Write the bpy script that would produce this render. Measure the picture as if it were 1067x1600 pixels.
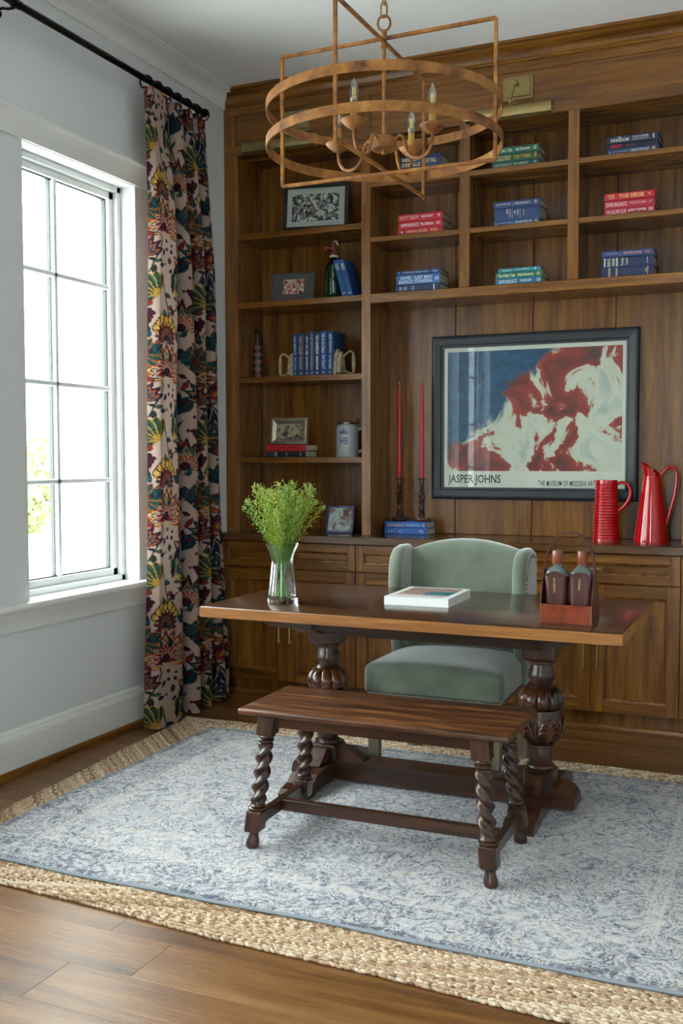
import bpy, bmesh, math, random
import numpy as np
from mathutils import Matrix, Vector

for o in list(bpy.data.objects):
    bpy.data.objects.remove(o)
SC = bpy.context.scene
COL = SC.collection
PI = math.pi

# ------------------------------------------------------------------ camera
F_PX, PITCH, YAW, ROLL = 1601.8758, 0.05284678, 0.4146472, -0.00179717
cam_d = bpy.data.cameras.new('camera')
cam_d.sensor_fit = 'VERTICAL'
cam_d.sensor_height = 36.0
cam_d.lens = 36.0 * F_PX / 1600.0
cam_d.clip_start = 0.05
cam_d.clip_end = 200
cam = bpy.data.objects.new('camera', cam_d)
COL.objects.link(cam)
_fw = Vector((-math.sin(YAW) * math.cos(PITCH), math.cos(YAW) * math.cos(PITCH), -math.sin(PITCH)))
_r = _fw.cross(Vector((0, 0, 1))).normalized()
_u = _r.cross(_fw)
_c, _s = math.cos(ROLL), math.sin(ROLL)
_r2, _u2 = _c * _r + _s * _u, -_s * _r + _c * _u
_m = Matrix((( _r2.x, _u2.x, -_fw.x, 2.975), (_r2.y, _u2.y, -_fw.y, -5.12), (_r2.z, _u2.z, -_fw.z, 1.33), (0, 0, 0, 1)))
cam.matrix_world = _m
SC.camera = cam

# ------------------------------------------------------------------ world, daylight, exposure
SKY = 7.0
w = bpy.data.worlds.new('world')
SC.world = w
w.use_nodes = True
_bg = w.node_tree.nodes['Background']
_bg.inputs[0].default_value = (0.95, 0.98, 1.05, 1)
_bg.inputs[1].default_value = SKY
SC.view_settings.view_transform = 'Standard'
SC.view_settings.look = 'None'
SC.view_settings.gamma = 1
SC.view_settings.use_curve_mapping = False
SC.view_settings.exposure = 1.42

def portal(name, loc, rot, sx, sy):
    d = bpy.data.lights.new(name, 'AREA')
    d.shape = 'RECTANGLE'
    d.size, d.size_y = sx, sy
    d.cycles.is_portal = True
    o = bpy.data.objects.new(name, d)
    o.location = loc
    o.rotation_euler = rot
    COL.objects.link(o)
RX, RY, CEIL = 3.39, -6.6, 3.37
WY = [(-1.67, -0.865), (-2.78, -1.975), (-3.89, -3.085), (-5.0, -4.195)]  # last two openings are unseen windows, added to strengthen light from the left
for i, (a, b) in enumerate(WY):
    portal('window_daylight', (-0.26, (a + b) / 2, 1.70), (0, -PI / 2, 0), 2.0, b - a + 0.1)
REAR_FILL = [(2.2, 2.75)]  # unseen opening behind the camera, added to let in fill light
for a, b in REAR_FILL:
    portal('window_daylight', ((a + b) / 2, RY - 0.2, 1.55), (PI / 2, 0, 0), b - a, 2.6)
SIDE = []
for a, b in SIDE:
    portal('window_daylight', (RX + 0.16, (a + b) / 2, 1.55), (0, PI / 2, 0), 2.6, b - a)

# ------------------------------------------------------------------ colours and materials
def lin(h):
    h = h.lstrip('#')
    o = []
    for i in (0, 2, 4):
        c = int(h[i:i + 2], 16) / 255
        o.append(c / 12.92 if c <= 0.04045 else ((c + 0.055) / 1.055) ** 2.4)
    return (o[0], o[1], o[2], 1.0)

class NT:
    def __init__(s, name):
        s.m = bpy.data.materials.new(name)
        s.m.use_nodes = True
        s.t = s.m.node_tree
        s.b = s.t.nodes['Principled BSDF']
        s.out = s.t.nodes['Material Output']
    def n(s, ty, **kw):
        nd = s.t.nodes.new(ty)
        for k, v in kw.items():
            if k.startswith('i_'):
                key = k[2:]
                key = int(key) if key.isdigit() else key.replace('_', ' ')
                nd.inputs[key].default_value = v
            else:
                setattr(nd, k, v)
        return nd
    def l(s, a, b):
        s.t.links.new(a, b)
    def set(s, **kw):
        for k, v in kw.items():
            s.b.inputs[k.replace('_', ' ')].default_value = v
    def ramp(s, stops):
        r = s.n('ShaderNodeValToRGB')
        e = r.color_ramp.elements
        while len(e) < len(stops):
            e.new(0.5)
        for i, (p, c) in enumerate(stops):
            e[i].position = p
            e[i].color = lin(c) if isinstance(c, str) else c
        return r
    def coords(s, scale, kind='Object', rot=(0, 0, 0)):
        tc = s.n('ShaderNodeTexCoord')
        mp = s.n('ShaderNodeMapping')
        mp.inputs['Scale'].default_value = scale
        mp.inputs['Rotation'].default_value = rot
        s.l(tc.outputs[kind], mp.inputs['Vector'])
        return mp.outputs['Vector']
    def bump(s, h, strength=0.3, dist=0.002):
        b = s.n('ShaderNodeBump')
        b.inputs['Strength'].default_value = strength
        b.inputs['Distance'].default_value = dist
        s.l(h, b.inputs['Height'])
        s.l(b.outputs['Normal'], s.b.inputs['Normal'])

def plain(name, col, rough=0.5, metal=0.0, spec=0.5, coat=0.0, noise=0.0, nscale=30):
    t = NT(name)
    c = lin(col)
    t.set(Base_Color=c, Roughness=rough, Metallic=metal)
    t.b.inputs['Specular IOR Level'].default_value = spec
    t.b.inputs['Coat Weight'].default_value = coat
    t.b.inputs['Coat Roughness'].default_value = 0.08
    if noise:
        v = t.coords((nscale,) * 3)
        nz = t.n('ShaderNodeTexNoise', i_Scale=1.0, i_Detail=4.0)
        t.l(v, nz.inputs['Vector'])
        r = t.ramp([(0.3, tuple(x * (1 - noise) for x in c[:3]) + (1,)), (0.7, tuple(min(1, x * (1 + noise)) for x in c[:3]) + (1,))])
        t.l(nz.outputs['Fac'], r.inputs['Fac'])
        t.l(r.outputs['Color'], t.b.inputs['Base Color'])
        t.bump(nz.outputs['Fac'], 0.15, 0.001)
    return t.m

def wood(name, dark, mid, light, axis='X', rough=0.42, stretch=14.0, base=1.6, fine=0.26, rnd=0.12, bump=0.25, coat=0.0):
    """timber: grain runs along the given object axis"""
    t = NT(name)
    sc = [base * stretch] * 3
    sc['XYZ'.index(axis)] = base
    oi = t.n('ShaderNodeObjectInfo')
    tc = t.n('ShaderNodeTexCoord')
    off = t.n('ShaderNodeVectorMath', operation='SCALE')
    cx = t.n('ShaderNodeCombineXYZ', i_X=1.0, i_Y=1.7, i_Z=2.3)
    t.l(cx.outputs[0], off.inputs[0])
    mul = t.n('ShaderNodeMath', operation='MULTIPLY', i_1=13.0)
    t.l(oi.outputs['Random'], mul.inputs[0])
    t.l(mul.outputs[0], off.inputs['Scale'])
    ad = t.n('ShaderNodeVectorMath', operation='ADD')
    t.l(tc.outputs['Object'], ad.inputs[0])
    t.l(off.outputs[0], ad.inputs[1])
    mp = t.n('ShaderNodeMapping')
    mp.inputs['Scale'].default_value = sc
    t.l(ad.outputs[0], mp.inputs['Vector'])
    n1 = t.n('ShaderNodeTexNoise', i_Scale=1.0, i_Detail=5.0, i_Roughness=0.6, i_Distortion=0.5)
    t.l(mp.outputs[0], n1.inputs['Vector'])
    r = t.ramp([(0.28, dark), (0.5, mid), (0.74, light)])
    t.l(n1.outputs['Fac'], r.inputs['Fac'])
    mp2 = t.n('ShaderNodeMapping')
    s2 = [230.0] * 3
    s2['XYZ'.index(axis)] = 7.0
    mp2.inputs['Scale'].default_value = s2
    t.l(ad.outputs[0], mp2.inputs['Vector'])
    n2 = t.n('ShaderNodeTexNoise', i_Scale=1.0, i_Detail=3.0, i_Roughness=0.6)
    t.l(mp2.outputs[0], n2.inputs['Vector'])
    mr = t.n('ShaderNodeMapRange', i_1=0.3, i_2=0.7, i_3=1.0 - fine, i_4=1.0 + fine * 0.5)
    t.l(n2.outputs['Fac'], mr.inputs[0])
    mr2 = t.n('ShaderNodeMapRange', i_1=0.0, i_2=1.0, i_3=1.0 - rnd, i_4=1.0 + rnd)
    t.l(oi.outputs['Random'], mr2.inputs[0])
    mm = t.n('ShaderNodeMath', operation='MULTIPLY')
    t.l(mr.outputs[0], mm.inputs[0])
    t.l(mr2.outputs[0], mm.inputs[1])
    vm = t.n('ShaderNodeVectorMath', operation='SCALE')
    t.l(r.outputs['Color'], vm.inputs[0])
    t.l(mm.outputs[0], vm.inputs['Scale'])
    t.l(vm.outputs[0], t.b.inputs['Base Color'])
    t.set(Roughness=rough)
    t.b.inputs['Coat Weight'].default_value = coat
    t.b.inputs['Coat Roughness'].default_value = 0.15
    t.bump(n2.outputs['Fac'], bump, 0.001)
    return t.m

MAT = {}
OAK = ('#522d0c', '#7a4d1d', '#976526')
for ax in 'XYZ':
    MAT['oak' + ax] = wood('oak_' + ax, *OAK, axis=ax, rough=0.27)
    MAT['dk' + ax] = wood('dark_oak_' + ax, '#1d0f08', '#3b2114', '#5c361d', axis=ax, rough=0.3, fine=0.3, coat=0.25)
MAT['counter'] = wood('counter_oak', '#38220f', '#593a1e', '#74512b', axis='X', rough=0.22, coat=0.3)
MAT['desk'] = wood('desk_oak', '#2a1a10', '#472c1a', '#6a4225', axis='X', rough=0.24, fine=0.25, rnd=0, coat=0.3)
MAT['deskedge'] = wood('desk_edge_oak', '#6b3f18', '#9a6128', '#bd7f3b', axis='X', rough=0.4, rnd=0)
MAT['bench'] = wood('bench_oak', '#221009', '#55301a', '#8f5a2e', axis='X', rough=0.33, fine=0.3, rnd=0.0, base=3.0, stretch=8)
MAT['melon'] = wood('bulb_oak', '#23120a', '#5a3015', '#8a5124', axis='Z', rough=0.25, stretch=4, coat=0.3)
MAT['floor'] = wood('floor_oak', '#4d2d14', '#7a5029', '#956b40', axis='X', rough=0.3, rnd=0.1, base=1.2, stretch=11, bump=0.9)
MAT['greyoak'] = wood('weathered_oak', '#5d5140', '#80735c', '#9a8e78', axis='Z', rough=0.6)
MAT['wall'] = plain('wall_paint', '#d8d9da', 0.55, noise=0.012, nscale=120)
MAT['wall_lowbounce'] = plain('grey_low_bounce_paint', '#bfc1c3', 0.6, noise=0.012, nscale=120)  # unseen right wall, greyed to weaken its bounce onto the window wall
MAT['trim'] = plain('trim_paint', '#e2e2de', 0.35)
MAT['ceil'] = plain('ceiling_paint', '#eeedec', 0.7)
MAT['winwhite'] = plain('window_paint', '#e6e8e6', 0.35)
MAT['gasket'] = plain('dark_gasket', '#2c3330', 0.5)
MAT['iron'] = plain('black_iron', '#0d0c0c', 0.35, 0.6)
MAT['brass'] = plain('brass', '#b39a62', 0.32, 1.0)
MAT['abrass'] = plain('antique_brass', '#a08c5c', 0.45, 0.75, noise=0.1, nscale=25)
MAT['gold'] = plain('pale_gold', '#c8ac72', 0.4, 0.8)
MAT['nail'] = plain('nail_head', '#6c6252', 0.35, 1.0)
MAT['leather'] = plain('brown_leather', '#4a201b', 0.35, noise=0.25, nscale=18, coat=0.2)
MAT['leather2'] = plain('tan_leather', '#7a3014', 0.3, noise=0.4, nscale=22, coat=0.3)
MAT['capleather'] = plain('cap_leather', '#7e3a22', 0.3, noise=0.12, nscale=30, coat=0.3)
MAT['stitch'] = plain('stitching', '#b99a80', 0.7)
MAT['redglaze'] = plain('red_glaze', '#b5050f', 0.06, coat=0.6)
MAT['redwax'] = plain('red_wax', '#c01226', 0.3)
MAT['wick'] = plain('wick', '#dcd6c8', 0.8)
MAT['paper'] = plain('paper', '#dcd8cb', 0.7)
MAT['pages'] = plain('pages', '#c9bfa8', 0.8, noise=0.1, nscale=200)
MAT['whitepaper'] = plain('white_paper', '#f0f0ee', 0.4)
MAT['navyframe'] = plain('navy_frame', '#20242c', 0.4, noise=0.25, nscale=9)
MAT['blackframe'] = plain('black_frame', '#0b0b0c', 0.35)
MAT['greymat'] = plain('grey_mount', '#a9ada8', 0.8)
MAT['slatemat'] = plain('slate_mount', '#4b4b4a', 0.6)
MAT['silver'] = plain('silver_frame', '#c6bda9', 0.28, 0.9)
MAT['blueframe'] = plain('blue_enamel', '#10156a', 0.2, coat=0.5)
MAT['black'] = plain('black_ink', '#131313', 0.6)
MAT['creampaint'] = plain('cream_paint', '#a8977a', 0.65, noise=0.35, nscale=60)
MAT['stone'] = plain('stoneware', '#a9aeb2', 0.22, coat=0.3)
MAT['pewter'] = plain('pewter', '#9a9a98', 0.25, 1.0)
MAT['cobalt'] = plain('cobalt_ink', '#1b2a6b', 0.3)
MAT['rust'] = plain('red_metal', '#8a3a34', 0.35, 0.3, noise=0.3, nscale=80)
MAT['porc'] = plain('porcelain', '#d8d4c6', 0.25)
MAT['candle'] = plain('candle_sleeve', '#b08745', 0.5, 0.4, noise=0.2, nscale=60)
MAT['limestone'] = plain('limestone', '#e4dfd0', 0.8, noise=0.03, nscale=8)
MAT['paving'] = plain('paving', '#e2e0da', 0.8, noise=0.03, nscale=3)
MAT['bark'] = plain('bark', '#6a5a48', 0.9, noise=0.2, nscale=20)
MAT['leafout'] = plain('garden_leaf', '#8ba35c', 0.6)
MAT['stem'] = plain('stem_green', '#6f9a3a', 0.5)
MAT['seat_under'] = plain('dust_cloth', '#1c1c1b', 0.9)

def glass_thin(name, tint='#f4faf7', spec=0.03):
    t = NT(name)
    tr = t.n('ShaderNodeBsdfTransparent')
    tr.inputs[0].default_value = lin(tint)
    gl = t.n('ShaderNodeBsdfGlossy', i_Roughness=0.02)
    lw = t.n('ShaderNodeLayerWeight', i_Blend=0.5)
    pw = t.n('ShaderNodeMath', operation='POWER', i_1=5.0)
    t.l(lw.outputs['Facing'], pw.inputs[0])
    fr = t.n('ShaderNodeMath', operation='MULTIPLY_ADD', i_1=0.7, i_2=spec)
    t.l(pw.outputs[0], fr.inputs[0])
    mx = t.n('ShaderNodeMixShader')
    t.l(fr.outputs[0], mx.inputs[0])
    t.l(tr.outputs[0], mx.inputs[1])
    t.l(gl.outputs[0], mx.inputs[2])
    t.l(mx.outputs[0], t.out.inputs['Surface'])
    return t.m
MAT['pane'] = glass_thin('window_glass')
MAT['picglass'] = glass_thin('picture_glass', '#fbfcfb')
MAT['bulbglass'] = glass_thin('bulb_glass', '#eef2f0', 0.14)

def glass(name, col, rough=0.0, ior=1.45):
    t = NT(name)
    t.set(Base_Color=lin(col), Roughness=rough, IOR=ior)
    t.b.inputs['Transmission Weight'].default_value = 1.0
    return t.m
MAT['vaseglass'] = glass('vase_glass', '#f6fbfa')
t = NT('flask_glass')
t.set(Base_Color=lin('#828e8b'), Roughness=0.05)
t.b.inputs['Transmission Weight'].default_value = 0.55
MAT['flaskglass'] = t.m
t = NT('green_glass')
t.set(Base_Color=lin('#0f3d1e'), Roughness=0.06)
t.b.inputs['Transmission Weight'].default_value = 0.35
t.b.inputs['Coat Weight'].default_value = 0.5
MAT['greenglass'] = t.m
t = NT('filament')
t.set(Base_Color=lin('#e6cf6a'), Roughness=0.5)
MAT['filament'] = t.m

# aged gilt iron with rust for the chandelier
t = NT('gilded_rust_iron')
v = t.coords((14, 14, 14))
nz = t.n('ShaderNodeTexNoise', i_Scale=1.0, i_Detail=6.0, i_Roughness=0.65)
t.l(v, nz.inputs['Vector'])
r = t.ramp([(0.3, '#3c2114'), (0.42, '#7d4c20'), (0.58, '#9f682c'), (0.75, '#b98a4c')])
t.l(nz.outputs['Fac'], r.inputs['Fac'])
t.l(r.outputs['Color'], t.b.inputs['Base Color'])
t.set(Roughness=0.5, Metallic=0.25)
t.bump(nz.outputs['Fac'], 0.3, 0.001)
MAT['gilt'] = t.m

# velvet
t = NT('sage_velvet')
v = t.coords((7, 7, 7))
nz = t.n('ShaderNodeTexNoise', i_Scale=1.0, i_Detail=3.0)
t.l(v, nz.inputs['Vector'])
r = t.ramp([(0.3, '#5f6757'), (0.55, '#717a6a'), (0.75, '#848c7b')])
t.l(nz.outputs['Fac'], r.inputs['Fac'])
t.l(r.outputs['Color'], t.b.inputs['Base Color'])
t.set(Roughness=0.85)
t.b.inputs['Sheen Weight'].default_value = 1.0
t.b.inputs['Sheen Roughness'].default_value = 0.5
t.b.inputs['Specular IOR Level'].default_value = 0.1
MAT['velvet'] = t.m

# leaves of the cut greenery
t = NT('sprig_leaf')
oi = t.n('ShaderNodeObjectInfo')
r = t.ramp([(0.0, '#5f7a1e'), (0.45, '#83992a'), (1.0, '#a9ab38')])
t.l(oi.outputs['Random'], r.inputs['Fac'])
t.l(r.outputs['Color'], t.b.inputs['Base Color'])
t.set(Roughness=0.5)
t.b.inputs['Subsurface Weight'].default_value = 0.0
tl = t.n('ShaderNodeBsdfTranslucent')
t.l(r.outputs['Color'], tl.inputs[0])
mx = t.n('ShaderNodeMixShader', i_0=0.3)
t.l(t.b.outputs[0], mx.inputs[1])
t.l(tl.outputs[0], mx.inputs[2])
t.l(mx.outputs[0], t.out.inputs['Surface'])
MAT['leaf'] = t.m
MAT['bud'] = plain('bud_green', '#93a552', 0.6)

# ------------------------------------------------------------------ mesh helpers
class M:
    def __init__(s):
        s.v, s.f = [], []
    def add(s, vs, fs, mx=None):
        k = len(s.v)
        if mx is not None:
            vs = [tuple(mx @ Vector(p)) for p in vs]
        s.v += [tuple(p) for p in vs]
        s.f += [tuple(i + k for i in f) for f in fs]
        return s
    def box(s, x0, x1, y0, y1, z0, z1, b=0.0, mx=None):
        if b <= 0:
            vs = [(x, y, z) for x in (x0, x1) for y in (y0, y1) for z in (z0, z1)]
            fs = [(0, 1, 3, 2), (4, 6, 7, 5), (0, 4, 5, 1), (2, 3, 7, 6), (0, 2, 6, 4), (1, 5, 7, 3)]
            return s.add(vs, fs, mx)
        L = ((x0, x1), (y0, y1), (z0, z1))
        vs, ix = [], {}
        for i in (0, 1):
            for j in (0, 1):
                for k in (0, 1):
                    c = (i, j, k)
                    for a in range(3):
                        p = []
                        for q in range(3):
                            val = L[q][c[q]]
                            if q != a:
                                val += b if c[q] == 0 else -b
                            p.append(val)
                        ix[(c, a)] = len(vs)
                        vs.append(tuple(p))
        fs = []
        cs = [(i, j, k) for i in (0, 1) for j in (0, 1) for k in (0, 1)]
        for a in range(3):
            o = [q for q in range(3) if q != a]
            for sd in (0, 1):
                loop = []
                for (m_, n_) in ((0, 0), (1, 0), (1, 1), (0, 1)):
                    c = [0, 0, 0]
                    c[a] = sd
                    c[o[0]], c[o[1]] = m_, n_
                    loop.append(ix[(tuple(c), a)])
                flip = (sd == 0) != (a == 1)
                fs.append(tuple(reversed(loop)) if flip else tuple(loop))
        for a in range(3):
            o = [q for q in range(3) if q != a]
            for m_ in (0, 1):
                for n_ in (0, 1):
                    c0, c1 = [0, 0, 0], [0, 0, 0]
                    c1[a] = 1
                    for c in (c0, c1):
                        c[o[0]], c[o[1]] = m_, n_
                    c0, c1 = tuple(c0), tuple(c1)
                    fs.append((ix[(c0, o[0])], ix[(c1, o[0])], ix[(c1, o[1])], ix[(c0, o[1])]))
        for c in cs:
            fs.append((ix[(c, 0)], ix[(c, 1)], ix[(c, 2)]))
        return s.add(vs, fs, mx)
    def lathe(s, prof, seg=24, mx=None, close=False):
        vs, fs = [], []
        n = len(prof)
        for r, z in prof:
            for k in range(seg):
                a = 2 * PI * k / seg
                vs.append((r * math.cos(a), r * math.sin(a), z))
        for i in range(n - 1 if not close else n):
            j = (i + 1) % n
            for k in range(seg):
                k2 = (k + 1) % seg
                fs.append((i * seg + k, i * seg + k2, j * seg + k2, j * seg + k))
        if not close:
            if prof[0][0] > 1e-6:
                fs.append(tuple(reversed(range(seg))))
            if prof[-1][0] > 1e-6:
                fs.append(tuple((n - 1) * seg + k for k in range(seg)))
        return s.add(vs, fs, mx)
    def rad(s, fn, zs, seg=32, mx=None):
        """surface with radius fn(angle, z)"""
        vs, fs = [], []
        for z in zs:
            for k in range(seg):
                a = 2 * PI * k / seg
                r = fn(a, z)
                vs.append((r * math.cos(a), r * math.sin(a), z))
        n = len(zs)
        for i in range(n - 1):
            for k in range(seg):
                k2 = (k + 1) % seg
                fs.append((i * seg + k, i * seg + k2, (i + 1) * seg + k2, (i + 1) * seg + k))
        fs.append(tuple(reversed(range(seg))))
        fs.append(tuple((n - 1) * seg + k for k in range(seg)))
        return s.add(vs, fs, mx)
    def tube(s, pts, r, seg=8, closed=False, mx=None, flat=None):
        pts = [Vector(p) for p in pts]
        n = len(pts)
        rs = r if isinstance(r, (list, tuple)) else [r] * n
        vs, fs = [], []
        up = None
        for i, p in enumerate(pts):
            if closed:
                d = pts[(i + 1) % n] - pts[i - 1]
            else:
                d = pts[min(i + 1, n - 1)] - pts[max(i - 1, 0)]
            d.normalize()
            if up is None:
                up = Vector((0, 0, 1)) if abs(d.z) < 0.9 else Vector((1, 0, 0))
            side = d.cross(up)
            side.normalize()
            up = side.cross(d)
            for k in range(seg):
                a = 2 * PI * k / seg
                fa, fb = (1, 1) if flat is None else flat
                vs.append(p + side * (rs[i] * fa * math.cos(a)) + up * (rs[i] * fb * math.sin(a)))
        for i in range(n if closed else n - 1):
            j = (i + 1) % n
            for k in range(seg):
                k2 = (k + 1) % seg
                fs.append((i * seg + k, i * seg + k2, j * seg + k2, j * seg + k))
        if not closed:
            fs.append(tuple(reversed(range(seg))))
            fs.append(tuple((n - 1) * seg + k for k in range(seg)))
        return s.add(vs, fs, mx)
    def prism(s, poly, axis, a, b, mx=None):
        """polygon in the two other axes (cyclic order) pushed along axis from a to b"""
        def P(u, v_, w_):
            return {'X': (w_, u, v_), 'Y': (u, w_, v_), 'Z': (u, v_, w_)}[axis]
        n = len(poly)
        vs = [P(u, v_, a) for u, v_ in poly] + [P(u, v_, b) for u, v_ in poly]
        fs = [tuple(reversed(range(n))), tuple(range(n, 2 * n))]
        for i in range(n):
            j = (i + 1) % n
            fs.append((i, j, n + j, n + i))
        return s.add(vs, fs, mx)
    def ball(s, c, r, seg=8, rings=5, sc=(1, 1, 1), mx=None):
        vs, fs = [], []
        for i in range(1, rings):
            ph = PI * i / rings
            for k in range(seg):
                a = 2 * PI * k / seg
                vs.append((c[0] + r * sc[0] * math.sin(ph) * math.cos(a), c[1] + r * sc[1] * math.sin(ph) * math.sin(a), c[2] + r * sc[2] * math.cos(ph)))
        t_, b_ = len(vs), len(vs) + 1
        vs += [(c[0], c[1], c[2] + r * sc[2]), (c[0], c[1], c[2] - r * sc[2])]
        for i in range(rings - 2):
            for k in range(seg):
                k2 = (k + 1) % seg
                fs.append((i * seg + k, (i + 1) * seg + k, (i + 1) * seg + k2, i * seg + k2))
        for k in range(seg):
            k2 = (k + 1) % seg
            fs.append((t_, k, k2))
            fs.append((b_, (rings - 2) * seg + k2, (rings - 2) * seg + k))
        return s.add(vs, fs, mx)
    def rbox(s, x0, x1, y0, y1, z0, z1, b, seg=3, cuts=0, fn=None, mx=None):
        """softly rounded box, optional shaping function on its vertices"""
        L = ((x0, x1), (y0, y1), (z0, z1))
        def ticks(a, c):
            t_ = [a + b * (1 - math.cos(PI / 2 * k / seg)) for k in range(seg + 1)]
            mid = [a + b + (c - a - 2 * b) * k / (cuts + 1) for k in range(1, cuts + 1)]
            return t_ + mid + [c - (q - a) for q in reversed(t_)]
        T = [ticks(*q) for q in L]
        idx, vs, fs = {}, [], []
        def vert(p):
            k = tuple(round(q, 6) for q in p)
            if k not in idx:
                q = [min(max(p[i], L[i][0] + b), L[i][1] - b) for i in range(3)]
                d = Vector((p[0] - q[0], p[1] - q[1], p[2] - q[2]))
                if d.length > 1e-9:
                    d = d.normalized() * b
                idx[k] = len(vs)
                r_ = (q[0] + d.x, q[1] + d.y, q[2] + d.z)
                vs.append(tuple(fn(*r_)) if fn else r_)
            return idx[k]
        for ax in range(3):
            u, v = [q for q in range(3) if q != ax]
            for sd in (0, 1):
                for i in range(len(T[u]) - 1):
                    for j in range(len(T[v]) - 1):
                        q = []
                        for (m_, n_) in ((i, j), (i + 1, j), (i + 1, j + 1), (i, j + 1)):
                            p = [0, 0, 0]
                            p[ax], p[u], p[v] = L[ax][sd], T[u][m_], T[v][n_]
                            q.append(vert(p))
                        fs.append(tuple(q))
        return s.add(vs, fs, mx)
    def build(s, name, mat, parent=None, loc=None, rot=None, smooth=True, angle=40, kind=None):
        me = bpy.data.meshes.new(name)
        me.from_pydata(s.v, [], s.f)
        me.update()
        bm = bmesh.new()
        bm.from_mesh(me)
        bmesh.ops.recalc_face_normals(bm, faces=bm.faces[:])
        bm.to_mesh(me)
        bm.free()
        if smooth:
            me.polygons.foreach_set('use_smooth', [True] * len(me.polygons))
            me.set_sharp_from_angle(angle=math.radians(angle))
        me.materials.append(MAT[mat] if isinstance(mat, str) else mat)
        o = link(name, me, parent, loc, rot)
        if kind:
            o['kind'] = kind
        return o

def link(name, me, parent=None, loc=None, rot=None):
    o = bpy.data.objects.new(name, me)
    COL.objects.link(o)
    if parent is not None:
        o.parent = parent
    if loc is not None:
        o.location = loc
    if rot is not None:
        o.rotation_euler = rot
    return o

def tag(o, label=None, cat=None, group=None, kind=None):
    if label:
        o['label'] = label
    if cat:
        o['category'] = cat
    if group:
        o['group'] = group
    if kind:
        o['kind'] = kind
    return o

def thing(name, label, cat, loc=(0, 0, 0), rz=0.0, group=None):
    o = bpy.data.objects.new(name, None)
    o.empty_display_size = 0.1
    COL.objects.link(o)
    o.location = loc
    o.rotation_euler = (0, 0, rz)
    return tag(o, label, cat, group)

def struct(name, m, mat, label=None, cat=None, smooth=True):
    o = m.build(name, mat, smooth=smooth)
    return tag(o, label, cat, None, 'structure')

def TR(x=0, y=0, z=0, rx=0, ry=0, rz=0, s=1.0):
    return Matrix.Translation((x, y, z)) @ Matrix.Rotation(rz, 4, 'Z') @ Matrix.Rotation(ry, 4, 'Y') @ Matrix.Rotation(rx, 4, 'X') @ Matrix.Scale(s, 4)

def text_mesh(body, bold=0.014, space=1.0):
    cu = bpy.data.curves.new('lettering', 'FONT')
    cu.body = body
    cu.resolution_u = 2
    cu.offset = bold
    cu.space_character = space
    cu.align_x = 'LEFT'
    ob = bpy.data.objects.new('lettering', cu)
    COL.objects.link(ob)
    bpy.context.view_layer.update()
    dg = bpy.context.evaluated_depsgraph_get()
    me = bpy.data.meshes.new_from_object(ob.evaluated_get(dg))
    bpy.data.objects.remove(ob)
    bpy.data.curves.remove(cu)
    n = len(me.vertices)
    co = np.zeros(n * 3)
    me.vertices.foreach_get('co', co)
    co = co.reshape(-1, 3)
    fs = [tuple(p.vertices) for p in me.polygons]
    bpy.data.meshes.remove(me)
    return co, fs
_tc = {}
def lettering(body, x0, x1, y0, y1, mat, parent, mx, name='lettering', wrap=None, bold=0.014, space=1.0):
    """flat printed letters filling the box x0..x1, y0..y1 of the local plane mx"""
    if body not in _tc:
        _tc[body] = text_mesh(body, bold, space)
    co, fs = _tc[body]
    if len(co) == 0:
        return None
    lo, hi = co.min(0), co.max(0)
    m = M()
    vs = []
    for p in co:
        u = x0 + (x1 - x0) * (p[0] - lo[0]) / (hi[0] - lo[0])
        v = y0 + (y1 - y0) * (p[1] - lo[1]) / (hi[1] - lo[1])
        q = (u, v, 0)
        if wrap:
            q = wrap(u, v)
            vs.append(q)
        else:
            vs.append(tuple(mx @ Vector(q)))
    m.add(vs, fs)
    return m.build(name, mat, parent, smooth=False)

# ================================================================== THE ROOM
# floor of oak planks laid across the room
random.seed(3)
fl = struct('floor', M().box(-0.02, RX + 0.02, RY - 0.02, 0.42, -0.06, -0.012), 'floor')
PW = 0.19
row = 0
y = RY
while y < 0.0:
    x = 0.0
    first = True
    while x < RX - 0.01:
        L = random.uniform(0.5, 1.6) if first else random.uniform(1.1, 2.2)
        first = False
        x1 = min(RX, x + L)
        if RX - x1 < 0.3:
            x1 = RX
        m = M().box(-(x1 - x) / 2 + 0.0003, (x1 - x) / 2 - 0.0003, -PW / 2 + 0.0003, PW / 2 - 0.0003, -0.012, 0.0, 0.0006)
        m.build('plank', 'floor', fl, ((x + x1) / 2, y + PW / 2, 0), smooth=False)
        x = x1
    y += PW
    row += 1

struct('ceiling', M().box(-0.25, RX + 0.2, RY - 0.2, 0.42, CEIL, CEIL + 0.1), 'ceil')

def wall_with_openings(fixed, thick, lo, hi, z0, z1, ops, axis):
    """boxes of a wall running along axis with rectangular openings (a, b, zb, zt)"""
    m = M()
    def bx(a, b, c, d):
        if b - a > 1e-4 and d - c > 1e-4:
            if axis == 'Y':
                m.box(min(fixed, fixed + thick), max(fixed, fixed + thick), a, b, c, d)
            else:
                m.box(a, b, min(fixed, fixed + thick), max(fixed, fixed + thick), c, d)
    cur = lo
    for a, b, zb, zt in sorted(ops):
        bx(cur, a, z0, z1)
        bx(a, b, z0, zb)
        bx(a, b, zt, z1)
        cur = b
    bx(cur, hi, z0, z1)
    return m
HEAD, SILL = 2.657, 0.712
struct('wall_left', wall_with_openings(0.0, -0.25, RY - 0.2, 0.42, 0, CEIL, [(a, b, SILL, HEAD) for a, b in WY], 'Y'), 'wall', smooth=False)
struct('wall_back', M().box(0, RX, 0.32, 0.42, 0, CEIL), 'wall')
struct('wall_right', wall_with_openings(RX, 0.15, RY - 0.2, 0.42, 0, CEIL, [(a, b, 0.25, 2.85) for a, b in SIDE], 'Y'), 'wall_lowbounce', smooth=False)
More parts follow.
